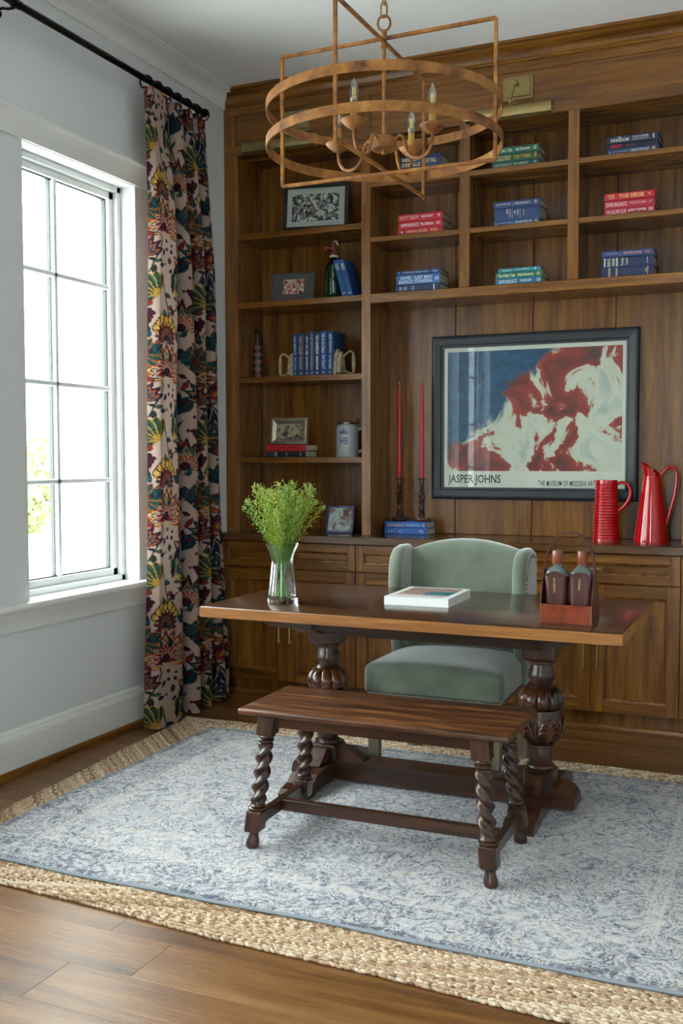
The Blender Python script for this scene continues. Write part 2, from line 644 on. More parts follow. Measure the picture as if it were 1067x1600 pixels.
struct('wall_rear', wall_with_openings(RY, -0.2, 0.0, RX, 0, CEIL, [(a, b, 0.25, 2.85) for a, b in REAR_FILL], 'X'), 'wall', smooth=False)

# crown moulding, base board and shoe on the window wall
def cove(y0, y1):
    pr = [(0.0, 3.285), (0.014, 3.285), (0.016, 3.298), (0.02, 3.303)]
    for k in range(7):
        a = k / 6 * PI / 2
        pr.append((0.02 + 0.065 * (1 - math.cos(a)), 3.303 + 0.047 * math.sin(a)))
    pr += [(0.09, 3.352), (0.094, 3.358), (0.105, 3.358), (0.105, CEIL), (0.0, CEIL)]
    return M().prism(pr, 'Y', y0, y1)
struct('trim_1', cove(RY, -0.001), 'trim', 'white crown moulding along the top of the window wall', 'moulding')
bp = [(0, 0), (0.022, 0), (0.022, 0.158), (0.019, 0.161), (0.019, 0.166), (0.016, 0.172), (0.012, 0.175), (0.012, 0.182), (0.008, 0.19), (0.0, 0.196)]
struct('baseboard_left', M().prism(bp, 'Y', RY, -0.085), 'trim', 'tall white baseboard with a grooved top under the window', 'baseboard')
sh = [(0.022, 0), (0.04, 0), (0.04, 0.012), (0.036, 0.024), (0.029, 0.031), (0.022, 0.032)]
struct('trim_2', M().prism(sh, 'Y', RY, -0.085), 'oakY', 'brown wooden shoe moulding at the foot of the white baseboard', 'moulding')
# head casing and window stool with moulded apron, running past both windows
hc = [(0, 2.66), (0.012, 2.66), (0.016, 2.668), (0.016, 2.676), (0.02, 2.682), (0.02, 2.70), (0.03, 2.715), (0.034, 2.735), (0.042, 2.748), (0.048, 2.752), (0.048, 2.762), (0.0, 2.766)]
struct('trim_3', M().prism(hc, 'Y', -5.3, -0.64), 'trim', 'white moulded head casing above the window', 'moulding')
ap = [(0, 0.604), (0.014, 0.604), (0.017, 0.612), (0.017, 0.64), (0.022, 0.652), (0.034, 0.672), (0.04, 0.688), (0.044, 0.694), (0.056, 0.696), (0.06, 0.703), (0.06, 0.716), (0.056, 0.722), (0.0, 0.722)]
struct('trim_4', M().prism(ap, 'Y', -5.3, -0.64), 'trim', 'white window stool with moulded apron under the window', 'moulding')

def window(n, y0, y1, bars):
    root = tag(bpy.data.objects.new('window_%d' % n, None), None, None, None, 'structure')
    COL.objects.link(root)
    root.location = (0, (y0 + y1) / 2, 0)
    h = (y1 - y0) / 2
    cy = (y0 + y1) / 2
    # sill board inside the reveal
    M().box(-0.25, 0.0, -h, h, SILL - 0.002, 0.722, 0.0).build('window_sill', 'winwhite', root)
    gx = -0.135
    A, B = -h + 0.0, h - 0.0          # reveal jamb faces
    # outer frame with a step
    m = M()
    for (d0, d1, xf) in ((0.0, 0.028, -0.085), (0.028, 0.062, -0.11)):
        zb, zt = 0.722, HEAD
        m.box(gx - 0.03, xf, A + d0, A + d1, zb + d0, zt - d0, 0.002)
        m.box(gx - 0.03, xf, B - d1, B - d0, zb + d0, zt - d0, 0.002)
        m.box(gx - 0.03, xf, A + d0, B - d0, zb + d0, zb + d1, 0.002)
        m.box(gx - 0.03, xf, A + d0, B - d0, zt - d1, zt - d0, 0.002)
    m.build('window_frame', 'winwhite', root)
    m = M()
    ga, gb, gz0, gz1 = A + 0.062, B - 0.062, 0.784, HEAD - 0.062
    for (a, b, c, d) in ((ga, ga + 0.006, gz0, gz1), (gb - 0.006, gb, gz0, gz1), (ga, gb, gz0, gz0 + 0.006), (ga, gb, gz1 - 0.006, gz1)):
        m.box(gx - 0.02, gx + 0.005, a, b, c, d)
    m.build('gasket', 'gasket', root)
    my = bars
    M().box(gx - 0.022, gx + 0.018, my - 0.012, my + 0.012, gz0, gz1, 0.004).build('mullion', 'winwhite', root)
    M().box(gx - 0.022, gx - 0.003, my - 0.017, my + 0.017, gz0, gz1).build('gasket', 'gasket', root)
    zs = [gz0, 1.223, 1.671, 2.166, gz1]
    for z in zs[1:4]:
        M().box(gx - 0.022, gx + 0.018, ga, gb, z - 0.011, z + 0.011, 0.004).build('glazing_bar', 'winwhite', root)
    for i in range(4):
        for (a, b) in ((ga, my - 0.008), (my + 0.008, gb)):
            M().box(gx - 0.005, gx - 0.001, a + 0.001, b - 0.001, zs[i] + 0.001, zs[i + 1] - 0.001).build('pane', 'pane', root)
    return root
window(1, WY[0][0], WY[0][1], -1.318 - (WY[0][0] + WY[0][1]) / 2)
window(2, WY[1][0], WY[1][1], 0.0)
window(3, WY[2][0], WY[2][1], 0.0)  # out-of-view extra window, put in for its daylight
window(4, WY[3][0], WY[3][1], 0.0)  # another unseen one, added for more light from this side
def fill_window(n, h, loc, rz):  # simple window for added fill-light openings out of view
    root = tag(bpy.data.objects.new('window_%d' % n, None), None, None, None, 'structure')
    COL.objects.link(root)
    root.location = loc
    root.rotation_euler = (0, 0, rz)
    m = M()
    m.box(-h, -h + 0.05, -0.04, 0.04, 0.25, 2.85).box(h - 0.05, h, -0.04, 0.04, 0.25, 2.85).box(-h + 0.05, h - 0.05, -0.04, 0.04, 0.25, 0.3).box(-h + 0.05, h - 0.05, -0.04, 0.04, 2.8, 2.85)
    m.build('window_frame', 'winwhite', root)
    M().box(-0.015, 0.015, -0.02, 0.02, 0.3, 2.8).build('mullion', 'winwhite', root)
    for z in (0.93, 1.56, 2.19):
        for sx in (-1, 1):
            M().box(min(sx * 0.016, sx * (h - 0.051)), max(sx * 0.016, sx * (h - 0.051)), -0.02, 0.02, z - 0.012, z + 0.012).build('glazing_bar', 'winwhite', root)
    M().box(-h + 0.05, h - 0.05, -0.003, 0.003, 0.3, 2.8).build('pane', 'pane', root)
wn = 5
for a, b in REAR_FILL:
    fill_window(wn, (b - a) / 2, ((a + b) / 2, RY - 0.1, 0), 0)
    wn += 1
for a, b in SIDE:
    fill_window(wn, (b - a) / 2, (RX + 0.08, (a + b) / 2, 0), PI / 2)
    wn += 1

# ------------------------------------------------------------------ outside the window
struct('ground', M().box(-60, 60, -60, 60, -0.45, -0.3), 'paving')
c = thing('porch_column', 'pale stone porch column on a square plinth outside the window', 'column', (-2.2, 1.5, -0.3))
M().box(-0.32, 0.32, -0.32, 0.32, 0, 0.79, 0.01).build('plinth', 'limestone', c)
cp = [(0.29, 0.79), (0.30, 0.83), (0.28, 0.88), (0.26, 0.9), (0.25, 0.96)]
for k in range(9):
    cp.append((0.235 - 0.025 * (k / 8) ** 2, 0.98 + k / 8 * 2.42))
M().lathe(cp, 32).build('shaft', 'limestone', c)
M().lathe([(0.21, 3.4), (0.235, 3.42), (0.235, 3.45), (0.22, 3.47), (0.22, 3.55), (0.26, 3.6), (0.29, 3.66), (0.29, 3.7)], 32).build('capital', 'limestone', c)
M().box(-0.34, 0.34, -0.34, 0.34, 3.7, 3.78, 0.01).build('abacus', 'limestone', c)
random.seed(8)
tr = thing('garden_tree', 'pale green shrubby tree in the bright garden beyond the window', 'tree', (-12.3, 12.6, -0.3))
lm = M()
for k in range(2600):
    while True:
        p = Vector((random.uniform(-1, 1), random.uniform(-1, 1), random.uniform(-1, 1)))
        if 0.35 < p.length < 1:
            break
    q = Vector((p.x * 1.7, p.y * 1.7, 1.05 + p.z * 1.05))
    a = Vector((random.gauss(0, 1), random.gauss(0, 1), random.gauss(0, 1))).normalized() * random.uniform(0.07, 0.15)
    b = a.orthogonal().normalized() * 0.05
    lm.add([q - a, q + b, q + a, q - b], [(0, 1, 2, 3)])
lm.build('foliage', 'leafout', tr, smooth=False, kind='stuff')
bm_ = M()
for k in range(14):
    a = random.uniform(0, 2 * PI)
    bm_.tube([(0, 0, 0), (0.4 * math.cos(a), 0.4 * math.sin(a), 0.7), (1.2 * math.cos(a), 1.2 * math.sin(a), random.uniform(1.2, 2.0))], [0.05, 0.04, 0.015], 6)
bm_.build('trunk', 'bark', tr)

# ================================================================== BUILT-IN BOOKCASE
BD = 0.30       # inner depth to the back boards
bc = thing('bookcase', 'tall brown oak built-in bookcase with open shelves and a wide picture niche', 'bookcase', (0, 0, 0.91))
Z0 = 0.91
def bpart(name, x0, x1, y0, y1, z0, z1, mat, b=0.0015):
    cx, cy, cz = (x0 + x1) / 2, (y0 + y1) / 2, (z0 + z1) / 2
    return M().box(x0 - cx, x1 - cx, y0 - cy, y1 - cy, z0 - cz, z1 - cz, b).build(name, mat, bc, (cx, cy, cz - Z0), smooth=False)
ST = [(0.0, 0.085), (0.84, 0.892), (1.384, 1.438), (1.937, 1.991), (2.494, 2.546), (3.305, 3.39)]
VAL = 3.022
for i, (a, b) in enumerate(ST):
    zb = 2.203 if i in (2, 3) else Z0
    bpart('stile', a, b, 0.0, 0.022, zb, VAL, 'oakZ')
    if i in (0, 5):
        bpart('side_panel', a + (0.0 if i == 0 else 0.008), b - (0.008 if i == 0 else 0.0), 0.022, BD, zb, VAL, 'oakZ', 0)
    else:
        bpart('divider', a + 0.006, b - 0.006, 0.022, BD, zb, VAL, 'oakZ', 0)
# back boards, butted vertical planks with a shadow gap
xs = [0.077, 0.46, 0.846, 1.274, 1.70, 2.13, 2.5, 2.93, 3.313]
for a, b in zip(xs[:-1], xs[1:]):
    bpart('back_board', a + 0.0012, b - 0.0012, BD, BD + 0.018, Z0, VAL + 0.04, 'oakZ', 0.003)
SHL = [2.585, 2.203, 1.785, 1.334]
for z in SHL:
    for a, b in ((0.077, 0.846), (2.54, 3.313)):
        bpart('shelf', a + (0.008 if a < 1 else 0.006), b - 0.006, 0.006 if z != 2.203 else 0.004, BD, z - 0.032, z, 'oakX', 0.002)
for a, b in ((0.886, 1.39), (1.432, 1.943), (1.985, 2.5)):
    for z in (2.79, 2.502):
        bpart('shelf', a, b, 0.005, BD, z - 0.026, z, 'oakX', 0.002)
bpart('long_shelf', 0.892, 2.494, -0.004, BD, 2.203 - 0.05, 2.203, 'oakX', 0.003)
bpart('top_board', 0.0, RX, 0.022, BD + 0.018, VAL, VAL + 0.03, 'oakX', 0)
# frieze: rails, stiles and two recessed panels
bpart('frieze_rail', 0.0, RX, 0.0, 0.03, VAL, 3.075, 'oakX')
bpart('frieze_rail', 0.0, RX, 0.0, 0.03, 3.244, 3.30, 'oakX')
for a, b in ((0.0, 0.077), (0.838, 0.889), (2.50, 2.55), (3.31, 3.39)):
    bpart('frieze_stile', a, b, 0.0, 0.03, 3.075, 3.244, 'oakZ')
for a, b in ((0.077, 0.838), (0.889, 2.50), (2.55, 3.31)):
    bpart('frieze_panel', a, b, 0.008, 0.03, 3.075, 3.244, 'oakX', 0)
cr = [(0.03, 3.288), (-0.004, 3.288), (-0.012, 3.292), (-0.012, 3.30), (-0.018, 3.304)]
for k in range(7):
    a = k / 6 * PI / 2
    cr.append((-0.02 - 0.05 * (1 - math.cos(a)), 3.306 + 0.04 * math.sin(a)))
cr += [(-0.076, 3.348), (-0.076, 3.353), (-0.098, 3.356), (-0.098, CEIL), (0.03, CEIL)]
M().prism([(a, z - Z0 - 2.4) for a, z in cr], 'X', -RX / 2, RX / 2).build('crown', 'oakX', bc, (RX / 2, 0, 2.4))

# counter
ct = M().box(-RX / 2 + 0.001, RX / 2 - 0.001, -0.12, 0.318, -0.042, 0.0, 0.003).build('countertop', 'counter', None, (RX / 2, 0, 0.91))
tag(ct, 'long polished brown oak counter top below the bookcase', 'countertop')

def shaker(mname_h, mname_v, w_, h_, fr, parent, loc, name, th=0.022):
    """framed door or drawer front with a recessed panel and a bead; local x width, z height, face at y=0"""
    d = bpy.data.objects.new(name, None)
    COL.objects.link(d)
    d.parent = parent
    d.location = loc
    x, z = w_ / 2, h_ / 2
    for sx in (-1, 1):
        M().box(min(sx * x, sx * (x - fr)), max(sx * x, sx * (x - fr)), 0, th, -z, z, 0.0015).build('stile', mname_v, d, smooth=False)
    for sz in (-1, 1):
        M().box(-x + fr, x - fr, 0, th, min(sz * z, sz * (z - fr)), max(sz * z, sz * (z - fr)), 0.0015).build('rail', mname_h, d, smooth=False)
    px, pz = x - fr, z - fr
    M().box(-px, px, 0.012, th - 0.001, -pz, pz).build('panel', 'oakZ' if h_ > 0.3 else 'oakX', d, smooth=False)
    m = M()
    bw = 0.012
    # sloped bead around the panel
    o_ = [(-px, -pz), (px, -pz), (px, pz), (-px, pz)]
    i_ = [(-px + bw, -pz + bw), (px - bw, -pz + bw), (px - bw, pz - bw), (-px + bw, pz - bw)]
    vs = [(a, 0.003, b) for a, b in o_] + [(a * 0.5 + c_ * 0.5, 0.0045, b * 0.5 + d_ * 0.5) for (a, b), (c_, d_) in zip(o_, i_)] + [(a, 0.0115, b) for a, b in i_]
    fs = []
    for k in range(4):
        j = (k + 1) % 4
        fs += [(k, j, 4 + j, 4 + k), (4 + k, 4 + j, 8 + j, 8 + k)]
    m.add(vs, fs).build('bead', mname_v, d, smooth=False)
    return d

def bar_pull(parent, x, z0, z1):
    """slim vertical bar with a knuckle at each end"""
    h = M()
    h.tube([(x, -0.03, z0 - 0.008), (x, -0.03, z1 + 0.008)], 0.0045, 8)
    for z in (z0, z1):
        h.tube([(x, 0.0, z), (x, -0.03, z)], 0.0035, 8)
        h.ball((x, -0.012, z), 0.0065, 8, 6)
        h.tube([(x, -0.03, z - 0.006), (x, -0.03, z + 0.006)], 0.0062, 8)
    return h.build('handle', 'brass', parent)

UX = [0.018, 0.845, 1.68, 2.503, 3.372]
ulab = ['oak base cabinet nearest the curtain, under the tall shelves', 'oak base cabinet behind the green chair', 'oak base cabinet behind the right end of the desk, under the red jugs', 'oak base cabinet cut off by the right edge of the photo']
for k in range(4):
    a, b = UX[k], UX[k + 1]
    cx = (a + b) / 2
    u = thing('base_cabinet', ulab[k], 'cabinet', (cx, 0, 0), 0, 'oak base cabinets under the counter')
    wd = b - a
    M().box(-wd / 2, wd / 2, -0.076, 0.318, 0.09, 0.867).box(-wd / 2, wd / 2, -0.045, 0.318, 0.0, 0.09).build('carcass', 'oakZ', u, smooth=False)
    if k == 0:
        M().box(-wd / 2 - 0.018, -wd / 2 - 0.001, -0.09, 0.318, 0.09, 0.867).build('filler', 'oakZ', u, smooth=False)
    M().prism([(-0.045, 0.0), (-0.063, 0.0), (-0.063, 0.01), (-0.058, 0.02), (-0.045, 0.022)], 'X', -wd / 2, wd / 2).build('shoe_moulding', 'oakX', u)
    dr = shaker('oakX', 'oakZ', wd - 0.004, 0.14, 0.042, u, (0, -0.10, 0.793), 'drawer')
    h = M()
    h.box(-0.065, 0.065, -0.034, -0.024, -0.007, 0.007, 0.002)
    for s in (-1, 1):
        h.box(min(s * 0.05, s * 0.066), max(s * 0.05, s * 0.066), -0.034, 0.0, -0.012, 0.012, 0.002)
    h.build('handle', 'brass', dr)
    dw = (wd - 0.004) / 2 - 0.001
    for s in (-1, 1):
        d = shaker('oakX', 'oakZ', dw, 0.623, 0.058, u, (s * (dw / 2 + 0.001), -0.10, 0.404), 'door')
        bar_pull(d, -s * (dw / 2 - 0.032), -0.085, 0.075)

# ================================================================== RUGS
def lerp2(p, q, t_):
    return (p[0] + (q[0] - p[0]) * t_, p[1] + (q[1] - p[1]) * t_)
t = NT('jute')
oi = t.n('ShaderNodeNewGeometry')
r = t.ramp([(0.0, '#886a50'), (0.3, '#ba9b7c'), (0.7, '#d2b99b'), (1.0, '#e8d7c0')])
t.l(oi.outputs['Random Per Island'], r.inputs['Fac'])
v = t.coords((60, 60, 60))
nz = t.n('ShaderNodeTexNoise', i_Scale=1.0, i_Detail=3.0)
t.l(v, nz.inputs['Vector'])
mr = t.n('ShaderNodeMapRange', i_1=0.3, i_2=0.7, i_3=0.8, i_4=1.1)
t.l(nz.outputs['Fac'], mr.inputs[0])
vm = t.n('ShaderNodeVectorMath', operation='SCALE')
t.l(r.outputs['Color'], vm.inputs[0])
t.l(mr.outputs[0], vm.inputs['Scale'])
t.l(vm.outputs[0], t.b.inputs['Base Color'])
t.set(Roughness=0.85)
t.b.inputs['Specular IOR Level'].default_value = 0.2
v2 = t.coords((150, 150, 150))
t.bump(nz.outputs['Fac'], 0.6, 0.002)
MAT['jute'] = t.m
JC = [(0.155, -0.685), (0.325, -2.665), (3.02, -2.80), (2.98, -0.72)]
jr = thing('jute_rug', 'large braided natural jute rug lying under the pale blue rug', 'rug', (1.6, -1.7, 0))
cj = (1.6, -1.7)
random.seed(5)
JP = 0.0155
m = M()
inn = []
for p in JC:
    d = (cj[0] - p[0], cj[1] - p[1])
    inn.append((p[0] + math.copysign(0.03, d[0]) - cj[0], p[1] + math.copysign(0.03, d[1]) - cj[1]))
m.prism(list(reversed(inn)), 'Z', 0.0, 0.006)
m.build('backing', 'jute', jr)
def ring(off):
    q = []
    for p in JC:
        q.append((p[0] + math.copysign(off, cj[0] - p[0]), p[1] + math.copysign(off, cj[1] - p[1])))
    return q
for k in range(20):
    q = ring(0.008 + k * JP)
    m = M()
    for e in range(4):
        p0, p1 = q[e], q[(e + 1) % 4]
        L = math.hypot(p1[0] - p0[0], p1[1] - p0[1])
        n = int(L / 0.0098)
        ang = math.atan2(p1[1] - p0[1], p1[0] - p0[0])
        nx, ny = -math.sin(ang), math.cos(ang)
        for i in range(n):
            t_ = (i + 0.5 + 0.9 * ((k * 0.618) % 1 - 0.5)) / n
            wob = 0.006 * math.sin(t_ * L * 3.1 + e) + 0.004 * math.sin(t_ * L * 7.3 + 2 * e)
            x = p0[0] + (p1[0] - p0[0]) * t_ + nx * wob + random.gauss(0, 0.0012)
            y_ = p0[1] + (p1[1] - p0[1]) * t_ + ny * wob + random.gauss(0, 0.0012)
            sgn = 1 if (i + k) % 2 else -1
            m.ball((0, 0, 0), 1.0, 5, 4, (0.0125 * random.uniform(0.8, 1.2), 0.0048, 0.0054), TR(x - cj[0], y_ - cj[1], 0.0062 + random.gauss(0, 0.0005), 0, 0.1 * sgn, ang + 0.3 * (1 if k % 2 else -1) + random.gauss(0, 0.08)))
    m.build('braid', 'jute', jr, angle=80)

# pale blue rug
RG = (0.405, 2.86, -2.55, -0.865)
t = NT('distressed_rug')
tc = t.n('ShaderNodeTexCoord')
sp = t.n('ShaderNodeSeparateXYZ')
t.l(tc.outputs['Object'], sp.inputs[0])
hx, hy = (RG[1] - RG[0]) / 2, (RG[3] - RG[2]) / 2
def mth(op, a, b=None, c_=None):
    nd = t.n('ShaderNodeMath', operation=op)
    for i, q in enumerate((a, b, c_)):
        if q is None:
            continue
        if isinstance(q, (int, float)):
            nd.inputs[i].default_value = q
        else:
            t.l(q, nd.inputs[i])
    return nd.outputs[0]
ax = mth('ABSOLUTE', sp.outputs['X'])
ay = mth('ABSOLUTE', sp.outputs['Y'])
dx = mth('SUBTRACT', hx, ax)
dy = mth('SUBTRACT', hy, ay)
dist = mth('MINIMUM', dx, dy)           # distance to the nearest edge
def noise(scale, detail=4, dis=0.0, rough=0.55):
    nd = t.n('ShaderNodeTexNoise', i_Scale=scale, i_Detail=detail, i_Distortion=dis, i_Roughness=rough)
    t.l(tc.outputs['Object'], nd.inputs['Vector'])
    return nd.outputs['Fac']
nA = noise(48, 5, 1.3, 0.66)
nB = noise(5, 4, 0.8)
nC = noise(210, 3, 0.6)
vor = t.n('ShaderNodeTexVoronoi', i_Scale=9.0, feature='SMOOTH_F1')
wv = t.n('ShaderNodeVectorMath', operation='ADD')
nzv = t.n('ShaderNodeTexNoise', i_Scale=9.0, i_Detail=3.0)
t.l(tc.outputs['Object'], nzv.inputs['Vector'])
scv = t.n('ShaderNodeVectorMath', operation='SCALE', i_Scale=0.16)
t.l(nzv.outputs['Color'], scv.inputs[0])
t.l(tc.outputs['Object'], wv.inputs[0])
t.l(scv.outputs[0], wv.inputs[1])
t.l(wv.outputs[0], vor.inputs['Vector'])
ringp = mth('SINE', mth('MULTIPLY', vor.outputs['Distance'], 62.0))
mot = mth('MULTIPLY', ringp, 0.09)
f = mth('ADD', nA, mot)
f = mth('ADD', f, mth('MULTIPLY', mth('SUBTRACT', nB, 0.5), 0.35))
f = mth('ADD', f, mth('MULTIPLY', mth('SUBTRACT', nC, 0.5), 0.85))
# guard stripes and darker border field
b1 = mth('LESS_THAN', mth('ABSOLUTE', mth('SUBTRACT', dist, 0.205)), 0.006)
b2 = mth('LESS_THAN', mth('ABSOLUTE', mth('SUBTRACT', dist, 0.24)), 0.005)
b3 = mth('LESS_THAN', mth('ABSOLUTE', mth('SUBTRACT', dist, 0.2225)), 0.011)
bd = mth('LESS_THAN', dist, 0.19)
f = mth('ADD', f, mth('MULTIPLY', mth('ADD', b1, b2), 0.10))
f = mth('ADD', f, mth('MULTIPLY', b3, 0.05))
f = mth('SUBTRACT', f, mth('MULTIPLY', bd, 0.03))
f = mth('SUBTRACT', f, mth('MULTIPLY', mth('LESS_THAN', dist, 0.03), 0.10))
r = t.ramp([(0.22, '#454a57'), (0.37, '#82858f'), (0.48, '#b0afb3'), (0.6, '#c9c5c4'), (0.76, '#d9cfc4')])
t.l(f, r.inputs['Fac'])
warm = t.ramp([(0.56, (0, 0, 0, 1)), (0.72, (1, 1, 1, 1))])
t.l(noise(14, 4, 0.5), warm.inputs['Fac'])
mx = t.n('ShaderNodeMix', data_type='RGBA')
t.l(mth('MULTIPLY', warm.outputs['Color'], 0.35), mx.inputs['Factor'])
t.l(r.outputs['Color'], mx.inputs['A'])
mx.inputs['B'].default_value = lin('#c9b299')
t.l(mx.outputs['Result'], t.b.inputs['Base Color'])
t.set(Roughness=0.9)
t.b.inputs['Specular IOR Level'].default_value = 0.15
t.b.inputs['Sheen Weight'].default_value = 0.15
t.bump(mth('ADD', f, nC), 0.5, 0.004)
MAT['rug'] = t.m
MAT['rugedge'] = plain('rug_binding', '#8f979f', 0.9)
rg = thing('area_rug', 'pale blue-grey distressed oriental rug layered over the jute rug', 'rug', ((RG[0] + RG[1]) / 2, (RG[2] + RG[3]) / 2, 0.012))
def rugfn(x, y_, z):
    e = 0.004 * math.sin(x * 5.2 + 1) + 0.003 * math.sin(x * 11)
    e2 = 0.004 * math.sin(y_ * 6.1)
    return (x + e2, y_ + e, z)
nx_, ny_ = 60, 40
vs, fs = [], []
for zz in (0.0, 0.009):
    for j in range(ny_ + 1):
        for i in range(nx_ + 1):
            x = -hx + 2 * hx * i / nx_
            y_ = -hy + 2 * hy * j / ny_
            vs.append(rugfn(x, y_, zz))
W1 = nx_ + 1
B1 = W1 * (ny_ + 1)
for j in range(ny_):
    for i in range(nx_):
        a = j * W1 + i
        fs.append((B1 + a, B1 + a + 1, B1 + a + W1 + 1, B1 + a + W1))
        fs.append((a + W1, a + W1 + 1, a + 1, a))
M().add(vs, fs).build('pile', 'rug', rg)
bp_ = []
for i in range(nx_ + 1):
    bp_.append(rugfn(-hx + 2 * hx * i / nx_, -hy, 0.0055))
for j in range(1, ny_ + 1):
    bp_.append(rugfn(hx, -hy + 2 * hy * j / ny_, 0.0055))
for i in range(nx_ - 1, -1, -1):
    bp_.append(rugfn(-hx + 2 * hx * i / nx_, hy, 0.0055))
for j in range(ny_ - 1, 0, -1):
    bp_.append(rugfn(-hx, -hy + 2 * hy * j / ny_, 0.0055))
M().tube(bp_, 0.0055, 6, closed=True).build('bound_edge', 'rugedge', rg)
RT = 0.021      # top of the rug pile

# ================================================================== CURTAIN
def rgb(h):
    return np.array(lin(h)[:3])
def make_print(TW, TH, px):
    """printed cotton: one repeat of a floral pattern as a colour field"""
    W_, H_ = int(TW / px), int(TH / px)
    yy, xx = np.mgrid[0:H_, 0:W_]
    X_ = (xx + 0.5) * px
    Y_ = (yy + 0.5) * px
    img = np.zeros((H_, W_, 3)) + rgb('#a58e81')
    def local(cx, cy):
        dx_ = (X_ - cx + TW / 2) % TW - TW / 2
        dy_ = (Y_ - cy + TH / 2) % TH - TH / 2
        return dx_, dy_
    def petal(cx, cy, a, L, wd, fill, edge, vein=None, tipw=0.5):
        """leaf or petal growing from (cx,cy) towards angle a"""
        dx_, dy_ = local(cx, cy)
        u = (dx_ * math.cos(a) + dy_ * math.sin(a)) / L
        v_ = (-dx_ * math.sin(a) + dy_ * math.cos(a)) / wd
        prof = np.where((u > 0) & (u < 1), np.sin(np.clip(u, 0, 1) ** tipw * PI), 0)
        ins = np.abs(v_) < prof
        core = (np.abs(v_) < prof - 0.28) & (u > 0.05) & (u < 0.93)
        img[ins] = rgb(edge)
        img[core] = rgb(fill)
        if vein:
            vn = core & ((np.abs(v_) < 0.1) | (np.abs((u * 5 + np.abs(v_) * 2.0) % 1 - 0.5) < 0.1))
            img[vn] = rgb(vein)
    def dot(cx, cy, r_, fill, edge):
        dx_, dy_ = local(cx, cy)
        d = np.hypot(dx_, dy_)
        img[d < r_] = rgb(edge)
        img[d < r_ * 0.68] = rgb(fill)
    def stem(pts, wd, colr):
        for (x0_, y0_), (x1_, y1_) in zip(pts[:-1], pts[1:]):
            dx_, dy_ = local(x0_, y0_)
            ex, ey = x1_ - x0_, y1_ - y0_
            L2 = ex * ex + ey * ey
            tt = np.clip((dx_ * ex + dy_ * ey) / L2, 0, 1)
            d = np.hypot(dx_ - tt * ex, dy_ - tt * ey)
            img[d < wd] = rgb(colr)
    R_ = random.Random(11)
    NAVY, TEAL, GRN, DGR, RED, MAR, ORG, YEL, CRM = '#161d2e', '#1f3e46', '#2f4c3e', '#192c28', '#74211f', '#3f1722', '#8f4826', '#96742f', '#a58e81'
    def bloom(cx, cy, s, a0, cols):
        n = 11
        for layer, (L, wdt, fi, ed, ve) in enumerate(cols):
            for k in range(n):
                a = a0 - 1.9 + 3.8 * k / (n - 1)
                petal(cx, cy, a, L * s, wdt * s, fi, ed, ve, 0.8)
        dot(cx, cy, 0.022 * s, MAR, NAVY)
    def fan(cx, cy, s, a0, n, fi, ed, ve):
        for k in range(n):
            a = a0 - 1.1 + 2.2 * k / (n - 1)
            petal(cx, cy, a, s * (1.0 - 0.22 * abs(k / (n - 1) - 0.5) * 2), s * 0.16, fi, ed, ve, 1.5)
    def grapes(cx, cy, s, colr=MAR):
        for rr in range(5):
            for k in range(5 - rr):
                dot(cx + (k - (4 - rr) / 2) * 0.016 * s, cy - rr * 0.015 * s, 0.0105 * s, colr, '#2d1420')
    for pts in ([(0.05, 0.0), (0.12, 0.15), (0.07, 0.33), (0.17, 0.5), (0.12, 0.68)], [(0.33, 0.05), (0.42, 0.2), (0.36, 0.38), (0.45, 0.55), (0.4, 0.7)], [(0.17, 0.5), (0.3, 0.56), (0.4, 0.7)]):
        stem(pts, 0.004, DGR)
    # big artichoke flower
    bloom(0.15, 0.22, 1.05, PI / 2, [(0.15, 0.026, NAVY, ORG, '#37506a'), (0.115, 0.022, TEAL, '#c08a4a', CRM), (0.08, 0.018, RED, CRM, None)])
    # golden scalloped flower
    for k, (yy_, w_) in enumerate(((0.40, 4), (0.425, 5), (0.45, 4), (0.47, 3))):
        for j in range(w_):
            petal(0.15 + (j - (w_ - 1) / 2) * 0.032, yy_ - 0.02, PI / 2, 0.06, 0.022, YEL if (j + k) % 2 else '#b4762e', NAVY, '#d2ab58', 0.7)
    bloom(0.15, 0.385, 0.7, PI / 2, [(0.11, 0.02, MAR, NAVY, RED), (0.07, 0.018, TEAL, ORG, None)])
    # green fans
    fan(0.10, 0.59, 0.14, 2.5, 7, GRN, YEL, DGR)
    fan(0.22, 0.60, 0.15, 0.6, 6, TEAL, '#9a8438', DGR)
    fan(0.40, 0.25, 0.15, 2.3, 7, TEAL, ORG, NAVY)
    fan(0.47, 0.26, 0.13, 0.7, 6, GRN, DGR, NAVY)
    # bird: red and blue wing shapes
    petal(0.27, 0.08, 1.2, 0.17, 0.04, RED, NAVY, ORG, 0.8)
    petal(0.27, 0.1, 0.5, 0.15, 0.035, NAVY, YEL, '#3f6284', 0.9)
    petal(0.30, 0.02, 2.4, 0.11, 0.03, ORG, MAR, CRM, 0.8)
    for k in range(5):
        petal(0.27, 0.08, -1.0 - 0.28 * k, 0.12, 0.014, NAVY, CRM if k % 2 else NAVY, None, 1.0)
    bloom(0.45, 0.46, 1.0, PI / 2 + 0.3, [(0.15, 0.024, MAR, NAVY, RED), (0.11, 0.02, '#2c4a63', YEL, None), (0.075, 0.016, ORG, CRM, None)])
    bloom(0.56, 0.1, 0.85, 1.2, [(0.14, 0.026, TEAL, NAVY, None), (0.1, 0.022, RED, YEL, None), (0.06, 0.018, YEL, NAVY, None)])
    fan(0.58, 0.33, 0.12, 1.9, 6, DGR, ORG, GRN)
    grapes(0.03, 0.5, 1.2)
    grapes(0.33, 0.66, 1.3)
    grapes(0.62, 0.55, 1.1, '#5b2638')
    grapes(0.52, 0.64, 1.0)
    fan(0.30, 0.36, 0.12, 1.4, 6, TEAL, NAVY, DGR)
